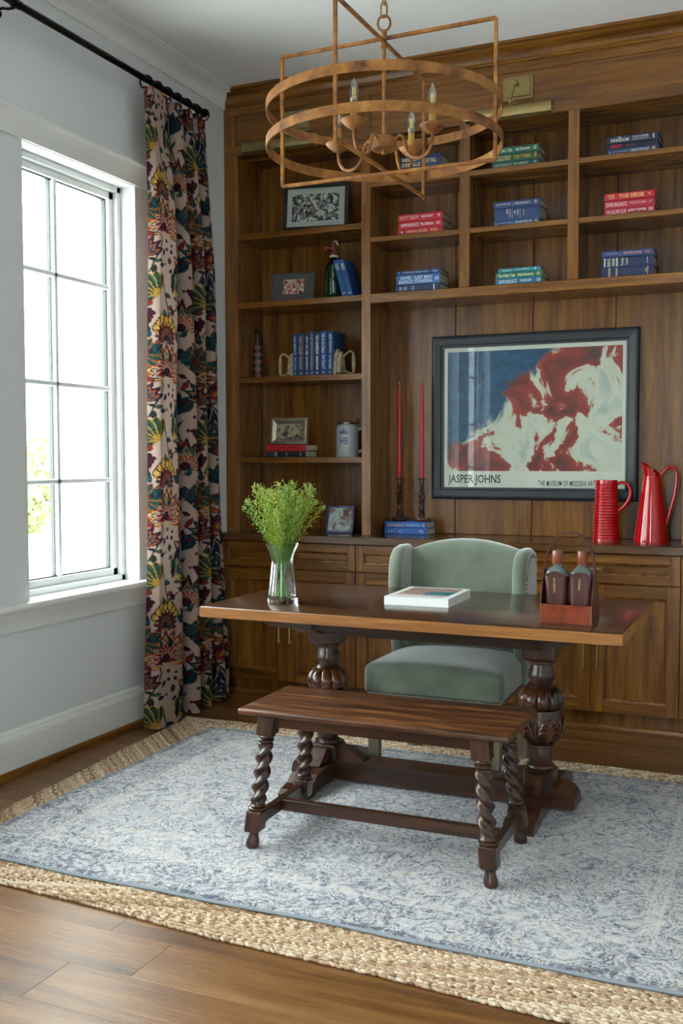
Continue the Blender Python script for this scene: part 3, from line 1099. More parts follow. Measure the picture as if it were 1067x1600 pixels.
    fan(0.02, 0.30, 0.11, 0.4, 6, GRN, ORG, DGR)
    fan(0.60, 0.45, 0.12, -0.6, 6, TEAL, YEL, NAVY)
    bloom(0.33, 0.52, 0.75, 0.9, [(0.14, 0.024, NAVY, MAR, None), (0.1, 0.02, RED, NAVY, None), (0.06, 0.016, TEAL, YEL, None)])
    bloom(0.02, 0.08, 0.8, 2.2, [(0.14, 0.024, MAR, NAVY, None), (0.1, 0.02, TEAL, ORG, None), (0.06, 0.016, ORG, NAVY, None)])
    fan(0.42, 0.02, 0.13, 1.8, 7, DGR, TEAL, NAVY)
    for k in range(110):
        cx, cy = R_.uniform(0, TW), R_.uniform(0, TH)
        petal(cx, cy, R_.uniform(0, 6.28), R_.uniform(0.035, 0.07), R_.uniform(0.008, 0.016), R_.choice([GRN, TEAL, DGR, RED, MAR, NAVY, ORG]), R_.choice([NAVY, MAR, DGR]), None, 0.9)
    for k in range(26):
        dot(R_.uniform(0, TW), R_.uniform(0, TH), R_.uniform(0.006, 0.011), R_.choice([MAR, NAVY, RED, YEL]), NAVY)
    return img

PATH_T = [0, .02, .06, .30, .335, .36, .42, .46, .52, .55, .58, .63, .66, .71, .74, .77, .81, .84, .88, .91, .94, .97, 1.0]
PATH_D = [.45, .9, 1.0, .88, .35, .05, .1, .88, .95, .35, .05, .15, .85, .9, .35, .05, .2, .85, .85, .2, .05, .6, .5]
def catmull(ts, n):
    ts = np.array(ts)
    k = len(ts) - 1
    s_ = np.linspace(0, k, n)
    i = np.minimum(s_.astype(int), k - 1)
    f_ = s_ - i
    g_ = lambda q: ts[np.clip(q, 0, k)]
    p0, p1, p2, p3 = g_(i - 1), g_(i), g_(i + 1), g_(i + 2)
    return 0.5 * (2 * p1 + (p2 - p0) * f_ + (2 * p0 - 5 * p1 + 4 * p2 - p3) * f_ ** 2 + (3 * p1 - p0 - 3 * p2 + p3) * f_ ** 3)
CT0, CT1 = 3.105, 0.012
NV = 760
pt, pd = catmull(PATH_T, 1200), catmull(PATH_D, 1200)
seg_ = np.hypot(np.diff(pt) * 0.62, np.diff(pd) * 0.095)
arc = np.concatenate([[0], np.cumsum(seg_)])
LW = arc[-1]
NU = int(LW / 0.0042)
su = np.linspace(0, LW, NU)
pt, pd = np.interp(su, arc, pt), np.interp(su, arc, pd)
vv = np.linspace(0, 1, NV)
Vg, Ug = np.meshgrid(vv, np.arange(NU), indexing='ij')
T_, D_ = pt[Ug], pd[Ug]
ya = -0.925 + (-0.985 + 0.925) * Vg
yb = -0.365 + (-0.225 + 0.365) * np.clip(Vg * 1.05, 0, 1) ** 1.2
amp = 0.055 + 0.055 * np.clip(Vg * 4, 0, 1) + 0.02 * Vg
sway = 0.012 * np.sin(Vg * 5 + T_ * 9) * Vg + 0.006 * np.sin(Vg * 11 + T_ * 17)
Yc = ya + (yb - ya) * T_ + sway * 0.6
Xc = 0.055 + 0.02 * (1 - Vg) + amp * D_ + sway * 0.5
Zc = CT0 + (CT1 - CT0) * Vg + 0.0 * T_
co = np.stack([Xc - 0.1, Yc + 0.65, Zc], -1).reshape(-1, 3)
idx = np.arange(NV * NU).reshape(NV, NU)
quads = np.stack([idx[:-1, :-1], idx[1:, :-1], idx[1:, 1:], idx[:-1, 1:]], -1).reshape(-1, 4)
me = bpy.data.meshes.new('curtain_cloth')
me.vertices.add(len(co))
me.vertices.foreach_set('co', co.ravel())
me.loops.add(quads.size)
me.loops.foreach_set('vertex_index', quads.ravel().astype(np.int32))
me.polygons.add(len(quads))
me.polygons.foreach_set('loop_start', np.arange(0, quads.size, 4, dtype=np.int32))
me.polygons.foreach_set('use_smooth', np.ones(len(quads), dtype=bool))
me.update()
TWc, THc = 0.66, 0.70
img = make_print(TWc, THc, 0.002)
uu = su[Ug].ravel()
vz = (Zc - 0.13).ravel()
ix_ = ((uu + 0.045) / 0.002).astype(int) % img.shape[1]
iy_ = (vz / 0.002).astype(int) % img.shape[0]
colr = np.ones((len(co), 4))
colr[:, :3] = img[iy_, ix_]
ca = me.color_attributes.new('print', 'FLOAT_COLOR', 'POINT')
ca.data.foreach_set('color', colr.ravel())
t = NT('printed_linen')
at = t.n('ShaderNodeAttribute', attribute_name='print')
v = t.coords((420, 420, 420))
nz = t.n('ShaderNodeTexNoise', i_Scale=1.0, i_Detail=2.0)
t.l(v, nz.inputs['Vector'])
mr = t.n('ShaderNodeMapRange', i_1=0.25, i_2=0.75, i_3=0.8, i_4=1.15)
t.l(nz.outputs['Fac'], mr.inputs[0])
vm = t.n('ShaderNodeVectorMath', operation='SCALE')
t.l(at.outputs['Color'], vm.inputs[0])
t.l(mr.outputs[0], vm.inputs['Scale'])
t.l(vm.outputs[0], t.b.inputs['Base Color'])
t.set(Roughness=0.9)
t.b.inputs['Specular IOR Level'].default_value = 0.1
tl = t.n('ShaderNodeBsdfTranslucent')
t.l(vm.outputs[0], tl.inputs[0])
mx = t.n('ShaderNodeMixShader', i_0=0.14)
t.l(t.b.outputs[0], mx.inputs[1])
t.l(tl.outputs[0], mx.inputs[2])
t.l(mx.outputs[0], t.out.inputs['Surface'])
me.materials.append(t.m)
cur = link('curtain', me, None, (0.1, -0.65, 0))
tag(cur, 'floor-length linen curtain printed with dark red, teal and gold flowers', 'curtain')

rod = thing('curtain_rod', 'slim black curtain rod fixed high on the white window wall', 'curtain rod', (0.105, -1.8, 3.14))
M().tube([(0, -1.45, 0), (0, 1.41, 0)], 0.0155, 14).tube([(0, -0.03, 0), (0, 0.012, 0)], 0.0185, 14).build('rod', 'iron', rod)
M().tube([(0, 1.41, 0), (0, 1.425, 0)], 0.021, 14).build('end_cap', 'iron', rod)
for yb_ in (-0.02, 1.36):
    m = M()
    m.tube([(-0.1, yb_, -0.015), (-0.06, yb_, -0.012), (-0.03, yb_, -0.02), (-0.0, yb_, -0.021)], 0.006, 8)
    m.tube([(-0.104, yb_, -0.015), (-0.096, yb_, -0.015)], 0.03, 16)
    m.ball((-0.085, yb_, -0.03), 0.017, 10, 8)
    m.tube([(0, yb_ - 0.008, 0), (0, yb_ + 0.008, 0)], 0.02, 14)
    m.build('bracket', 'iron', rod)
ordn = ['nearest the window', 'second from the window', 'third from the window', 'in the middle of the row', 'third from the bookcase', 'second from the bookcase', 'nearest the bookcase']
for k in range(7):
    rr = M().tube([(0.03 * math.cos(2 * PI * i / 24), 0, 0.03 * math.sin(2 * PI * i / 24)) for i in range(24)], 0.0042, 8, closed=True)
    rr.tube([(0, 0.0, -0.029), (0, 0, -0.042)], 0.003, 6)
    o = rr.build('curtain_ring', 'iron', None, (0.105, -0.912 + k * 0.087, 3.128), (0, 0, 0.25))
    tag(o, 'black curtain ring on the rod, ' + ordn[k], 'curtain ring', 'curtain rings')

# ================================================================== DESK
DZ = 0.76
dk = thing('desk', 'dark oak refectory table with two carved bulbous trestle legs, used as a desk', 'desk', (1.685, -1.325, RT))
def dzz(z):
    return z - RT
m = M().rbox(-0.795, 0.795, -0.418, 0.418, dzz(0.716), dzz(DZ), 0.006, 2)
top = m.build('table_top', 'desk', dk)
m = M()
m.box(-0.7955, 0.7955, -0.4192, -0.4165, dzz(0.719), dzz(0.757), 0.001)
m.build('front_edge', 'deskedge', top)
M().box(0.7935, 0.7965, -0.4165, 0.4165, dzz(0.719), dzz(0.757), 0.001).build('end_edge', 'deskedge', top)
for yy_ in (-0.2, 0.2):
    m = M()
    L0, L1 = -0.64, 0.62
    poly = [(L0, dzz(0.714)), (L0 + 0.02, dzz(0.68)), (L0 + 0.06, dzz(0.664)), (L1 - 0.06, dzz(0.664)), (L1 - 0.02, dzz(0.68)), (L1, dzz(0.714))]
    m.prism(poly, 'Y', yy_ - 0.03, yy_ + 0.03)
    m.build('sliding_bearer', 'dkX', dk, smooth=False)
M().box(-0.46, 0.46, -0.165, -0.12, dzz(0.636), dzz(0.70), 0.003).build('top_rail', 'dkX', dk, smooth=False)
M().box(-0.46, 0.46, 0.12, 0.165, dzz(0.636), dzz(0.70), 0.003).build('top_rail', 'dkX', dk, smooth=False)
def desk_leg(sx):
    lx = sx * 0.44
    L = bpy.data.objects.new('trestle_leg', None)
    COL.objects.link(L)
    L.parent = dk
    L.location = (lx, -0.005, -RT)
    M().prism([(-0.27, 0.715), (-0.25, 0.67), (-0.17, 0.64), (-0.08, 0.635), (0.08, 0.635), (0.17, 0.64), (0.25, 0.67), (0.27, 0.715)], 'X', -0.045, 0.045).build('bearer', 'dkY', L, smooth=False)
    M().box(-0.062, 0.062, -0.062, 0.062, 0.575, 0.66, 0.01).build('top_block', 'dkZ', L, smooth=False)
    M().lathe([(0.045, 0.577), (0.052, 0.572), (0.052, 0.563), (0.04, 0.558), (0.043, 0.54), (0.05, 0.522), (0.05, 0.508), (0.041, 0.487), (0.046, 0.482), (0.05, 0.476), (0.045, 0.468)], 28).build('baluster', 'dkZ', L)
    def melon(a, z):
        t_ = (z - 0.388) / (0.473 - 0.388)
        base = 0.052 + 0.036 * math.sin(PI * min(1, max(0, t_)) ** 0.75) ** 0.6 if 0 < t_ < 1 else 0.052
        lob = abs(math.cos(a * 5)) ** 0.5
        return base * (0.84 + 0.16 * lob)
    M().rad(melon, [0.388 + (0.473 - 0.388) * k / 14 for k in range(15)], 80).build('melon_bulb', 'melon', L, angle=60)
    # carved cup with acanthus leaves standing proud
    def cupr(z):
        pts = [(0.253, 0.034), (0.262, 0.045), (0.275, 0.062), (0.30, 0.077), (0.335, 0.082), (0.36, 0.079), (0.372, 0.075), (0.38, 0.076), (0.39, 0.072)]
        return float(np.interp(z, [p[0] for p in pts], [p[1] for p in pts]))
    M().lathe([(cupr(z), z) for z in np.linspace(0.253, 0.39, 22)], 40).build('carved_cup', 'dkZ', L)
    m2 = M()
    for k in range(5):
        a0 = 2 * PI * k / 5 + 0.3
        ribp = [((cupr(z) + 0.003) * math.cos(a0), (cupr(z) + 0.003) * math.sin(a0), z) for z in np.linspace(0.262, 0.362, 9)]
        m2.tube(ribp, [0.004, 0.0065, 0.007, 0.007, 0.0065, 0.006, 0.005, 0.0045, 0.003], 6)
        for sg in (-1, 1):
            for (zs_, wd_, h_, th_) in ((0.268, 0.50, 0.052, 0.0062), (0.288, 0.46, 0.05, 0.006), (0.31, 0.36, 0.043, 0.0055), (0.33, 0.2, 0.03, 0.005)):
                pts = []
                for q in range(12):
                    tt = q / 11
                    ang_ = a0 + sg * wd_ * (1 - math.cos(tt * PI * 0.72)) * 0.62
                    z = zs_ + h_ * math.sin(tt * PI * 0.8)
                    r_ = cupr(z) + 0.003 + 0.003 * tt
                    pts.append((r_ * math.cos(ang_), r_ * math.sin(ang_), z))
                m2.tube(pts, [th_ * (0.45 + 0.55 * math.sin(PI * (0.15 + 0.8 * q / 11))) for q in range(12)], 6)
        a1 = a0 + PI / 5
        pts = [((cupr(z) + 0.0015) * math.cos(a1), (cupr(z) + 0.0015) * math.sin(a1), z) for z in np.linspace(0.265, 0.355, 6)]
        m2.tube(pts, [0.003, 0.005, 0.006, 0.006, 0.005, 0.003], 6)
    m2.build('acanthus_carving', 'melon', L, kind='stuff')
    M().lathe([(0.05, 0.256), (0.051, 0.25), (0.044, 0.245), (0.046, 0.232), (0.048, 0.215), (0.046, 0.195), (0.041, 0.182), (0.05, 0.178), (0.053, 0.17), (0.048, 0.162)], 28).build('vase_turning', 'dkZ', L)
    M().box(-0.056, 0.056, -0.056, 0.056, 0.06, 0.164, 0.008).build('foot_block', 'dkZ', L, smooth=False)
    # shaped sledge foot
    fp = [(-0.345, RT), (-0.345, 0.042), (-0.325, 0.058), (-0.27, 0.066), (-0.22, 0.095), (-0.12, 0.102), (0.12, 0.102), (0.22, 0.095), (0.27, 0.066), (0.325, 0.058), (0.345, 0.042), (0.345, RT), (0.25, RT), (0.21, 0.034), (-0.21, 0.034), (-0.25, RT)]
    mf = M()
    n = len(fp)
    for (a, b) in ((-0.055, 0.055),):
        top_ = fp[:12]
        # split into convex slabs for clean faces
        ys = [p[0] for p in fp[1:11]]
        up = fp[1:11]
        lo_ = lambda yq: RT if abs(yq) >= 0.25 else (0.034 if abs(yq) <= 0.21 else RT + (0.25 - abs(yq)) / 0.04 * (0.034 - RT))
        grid = sorted(set(ys + [-0.25, -0.21, 0.21, 0.25]))
        hi_ = lambda yq: float(np.interp(yq, ys, [p[1] for p in up]))
        vs_, fs_ = [], []
        for yq in grid:
            for xq in (a, b):
                vs_ += [(xq, yq, lo_(yq)), (xq, yq, hi_(yq))]
        for i in range(len(grid) - 1):
            o_ = i * 4
            fs_ += [(o_, o_ + 1, o_ + 5, o_ + 4), (o_ + 2, o_ + 6, o_ + 7, o_ + 3), (o_ + 1, o_ + 3, o_ + 7, o_ + 5), (o_, o_ + 4, o_ + 6, o_ + 2)]
        e_ = (len(grid) - 1) * 4
        fs_ += [(0, 2, 3, 1), (e_, e_ + 1, e_ + 3, e_ + 2)]
        mf.add(vs_, fs_)
    mf.build('sledge_foot', 'dkY', L, smooth=False)
    for sy in (-1, 1):
        br = [(sy * 0.05, 0.10), (sy * 0.15, 0.095), (sy * 0.155, 0.104), (sy * 0.12, 0.125), (sy * 0.085, 0.17 - 0.012), (sy * 0.05, 0.158)]
        M().prism(br, 'X', -0.03, 0.03).build('brace', 'dkY', L, smooth=False)
    xi = -sx
    br = [(xi * 0.05, 0.10), (xi * 0.17, 0.10), (xi * 0.17, 0.112), (xi * 0.1, 0.15), (xi * 0.05, 0.158)]
    M().prism(br, 'Y', -0.03, 0.03).build('brace', 'dkX', L, smooth=False)
    return L
for s_ in (-1, 1):
    desk_leg(s_)
# floor stretcher with rounded through tenons
sp_ = []
for k in range(9):
    a = k / 8 * PI / 2
    sp_.append((0.52 + 0.06 * math.sin(a), 0.048 + 0.06 * math.cos(a)))
poly = [(-p[0], p[1]) for p in sp_] + [(-0.58, 0.034)] + [(0.58, 0.034)] + list(reversed(sp_))
M().prism([(a, z - RT) for a, z in poly], 'Y', -0.062, 0.062).build('stretcher', 'dkX', dk, smooth=False)

# ================================================================== BENCH
bn = thing('bench', 'small dark oak bench with barley-twist legs standing in front of the desk', 'bench', (1.742, -1.94, RT), math.radians(0.6))
BH = 0.467
def ogee(x, y_, z):
    return (x, y_, z)
M().rbox(-0.466, 0.466, -0.195, 0.195, BH - 0.02, BH, 0.007, 3).build('bench_top', 'bench', bn)
for sy in (-1, 1):
    m = M()
    e = 0.375
    poly = [(-e, BH - 0.02), (e, BH - 0.02), (e, BH - 0.075), (e - 0.03, BH - 0.065), (e - 0.06, BH - 0.06), (-e + 0.06, BH - 0.06), (-e + 0.03, BH - 0.065), (-e, BH - 0.075)]
    m.prism(poly, 'Y', sy * 0.152 - 0.01, sy * 0.152 + 0.01)
    m.build('apron', 'dkX', bn, smooth=False)
for sx in (-1, 1):
    m = M()
    e = 0.15
    m.prism([(-e, BH - 0.02), (e, BH - 0.02), (e, BH - 0.08), (e - 0.04, BH - 0.06), (-e + 0.04, BH - 0.06), (-e, BH - 0.08)], 'X', sx * 0.372 - 0.01, sx * 0.372 + 0.01)
    m.build('end_apron', 'dkY', bn, smooth=False)
def bench_leg(sx, sy):
    L = bpy.data.objects.new('leg', None)
    COL.objects.link(L)
    L.parent = bn
    p0 = Vector((sx * 0.412, sy * 0.196, 0.0))
    p1 = Vector((sx * 0.366, sy * 0.150, BH - 0.02))
    d = (p1 - p0)
    # shear: keep horizontal sections level
    sh_ = Matrix(((1, 0, d.x / d.z, p0.x), (0, 1, d.y / d.z, p0.y), (0, 0, 1, 0), (0, 0, 0, 1)))
    B0 = 0.38
    M().box(-0.03, 0.03, -0.03, 0.03, B0, BH - 0.02, 0.004, sh_).build('top_block', 'dkZ', L, smooth=False)
    M().lathe([(0.02, 0.352), (0.024, 0.355), (0.027, 0.359), (0.027, 0.364), (0.022, 0.367), (0.026, 0.371), (0.029, 0.376), (0.027, 0.381)], 20, sh_).build('collar', 'dkZ', L)
    H0, H1 = 0.148, 0.352
    def tw(a, z):
        ph = (z - H0) / (H1 - H0) * 2 * PI * 2.1
        end = min(1, (z - H0) / 0.015, (H1 - z) / 0.015)
        return 0.0232 + 0.007 * end * math.cos(2 * (a + sx * ph))
    M().rad(tw, [H0 + (H1 - H0) * k / 60 for k in range(61)], 24, sh_).build('barley_twist', 'dkZ', L, angle=80)
    M().lathe([(0.024, 0.127), (0.03, 0.131), (0.03, 0.136), (0.024, 0.139), (0.027, 0.143), (0.022, 0.15)], 20, sh_).build('collar', 'dkZ', L)
    M().box(-0.0285, 0.0285, -0.0285, 0.0285, 0.055, 0.128, 0.006, sh_).build('lower_block', 'dkZ', L, smooth=False)
    M().lathe([(0.014, 0.0), (0.02, 0.003), (0.0235, 0.012), (0.023, 0.02), (0.018, 0.035), (0.0155, 0.048), (0.017, 0.057)], 20, sh_).build('pear_foot', 'dkZ', L)
for sx in (-1, 1):
    for sy in (-1, 1):
        bench_leg(sx, sy)
for sx in (-1, 1):
    M().box(sx * 0.402 - 0.013, sx * 0.402 + 0.013, -0.165, 0.165, 0.07, 0.112, 0.003).build('side_stretcher', 'dkY', bn, smooth=False)
M().box(-0.389, 0.389, -0.016, 0.016, 0.07, 0.11, 0.003).build('stretcher', 'dkX', bn, smooth=False)

# ================================================================== CHAIR
chx = 1.655
ch = thing('wingback_chair', 'sage green velvet wingback chair with nailhead trim, tucked behind the desk', 'chair', (chx, -0.97, 0.012))
def cz(z):
    return z - 0.012
def seatfn(x, y_, z):
    t_ = (z - cz(0.35)) / 0.13
    if t_ > 0.4:
        bx_ = max(0, 1 - (x / 0.29) ** 2) * max(0, 1 - ((y_ + 0.02) / 0.30) ** 2)
        z += 0.035 * (t_ - 0.4) / 0.6 * bx_ ** 0.6
    k = 1 - 0.06 * (y_ + 0.25) / 0.5
    return (x * k, y_, z)
M().rbox(-0.297, 0.297, -0.262, 0.20, cz(0.35), cz(0.475), 0.028, 3, 9, seatfn).build('seat', 'velvet', ch, angle=80)
M().box(-0.26, 0.26, -0.235, 0.24, cz(0.338), cz(0.352)).build('seat_base', 'seat_under', ch)
def backfn(x, y_, z):
    t_ = (z - cz(0.40)) / 0.5
    if z > cz(0.80):
        z += 0.055 * (1 - (x / 0.27) ** 2) * (z - cz(0.80)) / 0.115
    lean = 0.03 * max(0, t_)
    bulge = -0.018 * max(0, 1 - (x / 0.25) ** 2) * math.sin(PI * min(1, max(0, t_))) if y_ < 0.2 else 0
    return (x, y_ + lean + bulge, z)
M().rbox(-0.272, 0.272, 0.165, 0.255, cz(0.36), cz(0.915), 0.03, 3, 8, backfn).build('backrest', 'velvet', ch, angle=80)
wing = [(0.24, 0.36), (0.10, 0.36), (0.085, 0.45), (0.07, 0.55), (0.048, 0.66), (0.04, 0.76), (0.045, 0.85), (0.065, 0.905), (0.105, 0.935), (0.16, 0.942), (0.22, 0.94), (0.262, 0.925), (0.285, 0.89), (0.28, 0.7), (0.262, 0.5)]
for s_ in (-1, 1):
    bm = bmesh.new()
    n = len(wing)
    x0_, x1_ = s_ * 0.248, s_ * 0.308
    A_ = [bm.verts.new((x0_, p[0], cz(p[1]))) for p in wing]
    B_ = [bm.verts.new((x1_, p[0], cz(p[1]))) for p in wing]
    bm.faces.new(A_)
    bm.faces.new(list(reversed(B_)))
    for i in range(n):
        j = (i + 1) % n
        bm.faces.new((A_[i], B_[i], B_[j], A_[j]))
    bmesh.ops.recalc_face_normals(bm, faces=bm.faces[:])
    rim = [e for e in bm.edges if abs(e.verts[0].co.x - e.verts[1].co.x) < 1e-6]
    bmesh.ops.bevel(bm, geom=rim, offset=0.026, segments=5, affect='EDGES', profile=0.5)
    mw = M()
    bm.verts.index_update()
    mw.add([tuple(v_.co) for v_ in bm.verts], [tuple(v_.index for v_ in f_.verts) for f_ in bm.faces])
    bm.free()
    wg = mw.build('wing', 'velvet', ch, angle=60)
    nm = M()
    # nail heads follow the outer face of the wing
    path = wing[1:13]
    for (a, b) in zip(path[:-1], path[1:]):
        L_ = math.hypot(b[0] - a[0], b[1] - a[1])
        for q in range(max(1, int(L_ / 0.016))):
            t_ = q / max(1, int(L_ / 0.016))
            yq, zq = a[0] + (b[0] - a[0]) * t_, a[1] + (b[1] - a[1]) * t_
            cyq, czq = 0.165, 0.65
            dyq, dzq = cyq - yq, czq - zq
            nm.ball((s_ * 0.308, yq + 0.033 * (1 if dyq > 0 else -1) * min(1, abs(dyq) * 20), cz(zq) + (0 if zq < 0.85 else -0.03)), 0.0042, 6, 4)
    nm.build('nailhead_trim', 'nail', wg, kind='stuff')
nm = M()
for k in range(35):
    x = -0.275 + 0.55 * k / 34
    nm.ball((x * 1.0, -0.2615, cz(0.366)), 0.0045, 6, 4)
for s_ in (-1, 1):
    for k in range(22):
        yq = -0.24 + k * 0.0165
        nm.ball((s_ * 0.298 * (1 - 0.06 * (yq + 0.25) / 0.5), yq, cz(0.366)), 0.0045, 6, 4)
nm.build('nailhead_trim', 'nail', ch, kind='stuff')
for s_ in (-1, 1):
    m = M()
    a, b = 0.026, 0.019
    x_, y_ = s_ * 0.258, -0.222
    vs = [(x_ - b, y_ - b, RT - 0.012), (x_ + b, y_ - b, RT - 0.012), (x_ + b, y_ + b, RT - 0.012), (x_ - b, y_ + b, RT - 0.012), (x_ - a, y_ - a, cz(0.34)), (x_ + a, y_ - a, cz(0.34)), (x_ + a, y_ + a, cz(0.34)), (x_ - a, y_ + a, cz(0.34))]
    fs = [(3, 2, 1, 0), (4, 5, 6, 7), (0, 1, 5, 4), (1, 2, 6, 5), (2, 3, 7, 6), (3, 0, 4, 7)]
    m.add(vs, fs).build('leg', 'greyoak', ch, smooth=False)
    m = M()
    y1_ = 0.248
    vs = [(x_ - b, y1_ - b, 0.0), (x_ + b, y1_ - b, 0.0), (x_ + b, y1_ + b, 0.0), (x_ - b, y1_ + b, 0.0), (x_ - a, 0.19 - a, cz(0.365)), (x_ + a, 0.19 - a, cz(0.365)), (x_ + a, 0.19 + a, cz(0.365)), (x_ - a, 0.19 + a, cz(0.365))]
    m.add(vs, fs).build('leg', 'greyoak', ch, smooth=False)

# ================================================================== CHANDELIER
CX, CY = 1.657, -1.755
cl = thing('chandelier', 'gilded iron chandelier of two hoops and crossed square frames with four bulbs', 'chandelier', (CX, CY, 2.30), -0.0167)
def chz(z):
    return z - 2.30
def hoop(R_, z0, z1, th=0.004):
    return M().lathe([(R_, chz(z0)), (R_, chz(z1)), (R_ - th, chz(z1)), (R_ - th, chz(z0))], 96, close=True)
hoop(0.408, 2.515, 2.547).build('hoop', 'gilt', cl)
hoop(0.408, 2.392, 2.424).build('hoop', 'gilt', cl)
for k in range(2):
    m = M()
    rzm = Matrix.Rotation(k * PI / 2, 4, 'Z')
    bw = 0.0058
    zt = 2.771 - k * 0.0118
    zb = 2.313 - k * 0.0
    R_ = 0.397
    for sx in (-1, 1):
        m.box(sx * R_ - bw, sx * R_ + bw, -bw, bw, chz(zb), chz(zt), 0.0012, rzm)
    m.box(-R_, R_, -bw, bw, chz(zt) - bw, chz(zt) + bw, 0.0012, rzm)
    m.box(-R_, R_, -bw, bw, chz(zb) - bw + k * 0.0118, chz(zb) + bw + k * 0.0118, 0.0012, rzm)
    m.build('square_frame', 'gilt', cl, smooth=False)
M().tube([(0, 0, chz(2.42)), (0, 0, chz(2.79))], 0.0065, 12).tube([(0, 0, chz(2.74)), (0, 0, chz(2.76))], 0.011, 12).ball((0, 0, chz(2.787)), 0.011, 10, 6).build('stem', 'gilt', cl)
M().lathe([(0.0, 2.377 - 2.3), (0.009, 2.38 - 2.3), (0.009, 2.39 - 2.3), (0.03, 2.388 - 2.3), (0.044, 2.395 - 2.3), (0.047, 2.402 - 2.3), (0.045, 2.428 - 2.3), (0.04, 2.435 - 2.3), (0.0, 2.437 - 2.3)], 28).build('hub', 'gilt', cl)
for k in range(4):
    a = math.radians(80 + 90 * k + 0.95)
    d = Vector((math.cos(a), math.sin(a), 0))
    prof = [(0.04, 2.418), (0.06, 2.432), (0.075, 2.425), (0.085, 2.40), (0.095, 2.372), (0.115, 2.352), (0.14, 2.346), (0.165, 2.353), (0.182, 2.372), (0.19, 2.40), (0.19, 2.425)]
    pts = [tuple(d * r_) [:2] + (chz(z),) for r_, z in prof]
    sm = []
    P_ = np.array(pts)
    n_ = 40
    for q in range(3):
        sm.append(catmull(P_[:, q], n_))
    ar = M().tube([tuple(p) for p in np.stack(sm, -1)], 0.0055, 10).build('arm', 'gilt', cl)
    cu = TR(d.x * 0.19, d.y * 0.19, 0)
    M().lathe([(0.006, chz(2.416)), (0.02, chz(2.42)), (0.036, chz(2.433)), (0.044, chz(2.443)), (0.0445, chz(2.446)), (0.034, chz(2.438)), (0.016, chz(2.43)), (0.0, chz(2.43))], 24, cu).build('drip_cup', 'gilt', ar)
    M().lathe([(0.0115, chz(2.43)), (0.0115, chz(2.498)), (0.0, chz(2.498))], 16, cu).build('candle_sleeve', 'candle', ar)
    bl = M().lathe([(0.0, chz(2.588)), (0.0012, chz(2.584)), (0.005, chz(2.573)), (0.011, chz(2.558)), (0.0155, chz(2.54)), (0.0165, chz(2.528)), (0.0145, chz(2.513)), (0.011, chz(2.502)), (0.009, chz(2.498))], 20, cu).build('bulb', 'bulbglass', ar)
for k in range(4):
    a = math.radians(80 + 90 * k + 0.95)
    fm = M()
    for q in range(4):
        b = q * PI / 2
        fx, fy = 0.19 * math.cos(a) + 0.0055 * math.cos(b), 0.19 * math.sin(a) + 0.0055 * math.sin(b)
        fm.tube([(fx, fy, chz(2.518)), (fx, fy, chz(2.551))], 0.0013, 6)
    fm.build('filament', 'filament', cl, kind='stuff')
m = M()
m.tube([(0.021 * math.cos(2 * PI * q / 24), 0.006 * math.cos(2 * PI * q / 24), chz(2.822) + 0.026 * math.sin(2 * PI * q / 24)) for q in range(24)], 0.0042, 8, closed=True)
m.build('hanging_ring', 'gilt', cl)
zc, k = 2.845, 0
while zc < CEIL - 0.05:
    m = M()
    hl, rw = 0.026, 0.011
    pts = []
    for q in range(20):
        a = 2 * PI * q / 20
        px_, pz_ = rw * math.cos(a), rw * math.sin(a) + (hl - rw) * (1 if math.sin(a) > 0 else -1) * min(1, abs(math.sin(a)) * 3)
        pts.append((px_, 0, zc + hl - 0.004 + pz_ - 2.30) if k % 2 == 0 else (0, px_, zc + hl - 0.004 + pz_ - 2.30))
    m.tube(pts, 0.003, 6, closed=True).build('chain_link', 'gilt', cl)
    zc += 0.043
    k += 1
M().lathe([(0.0, chz(CEIL - 0.05)), (0.02, chz(CEIL - 0.045)), (0.055, chz(CEIL - 0.02)), (0.065, chz(CEIL))], 28).build('canopy', 'gilt', cl)

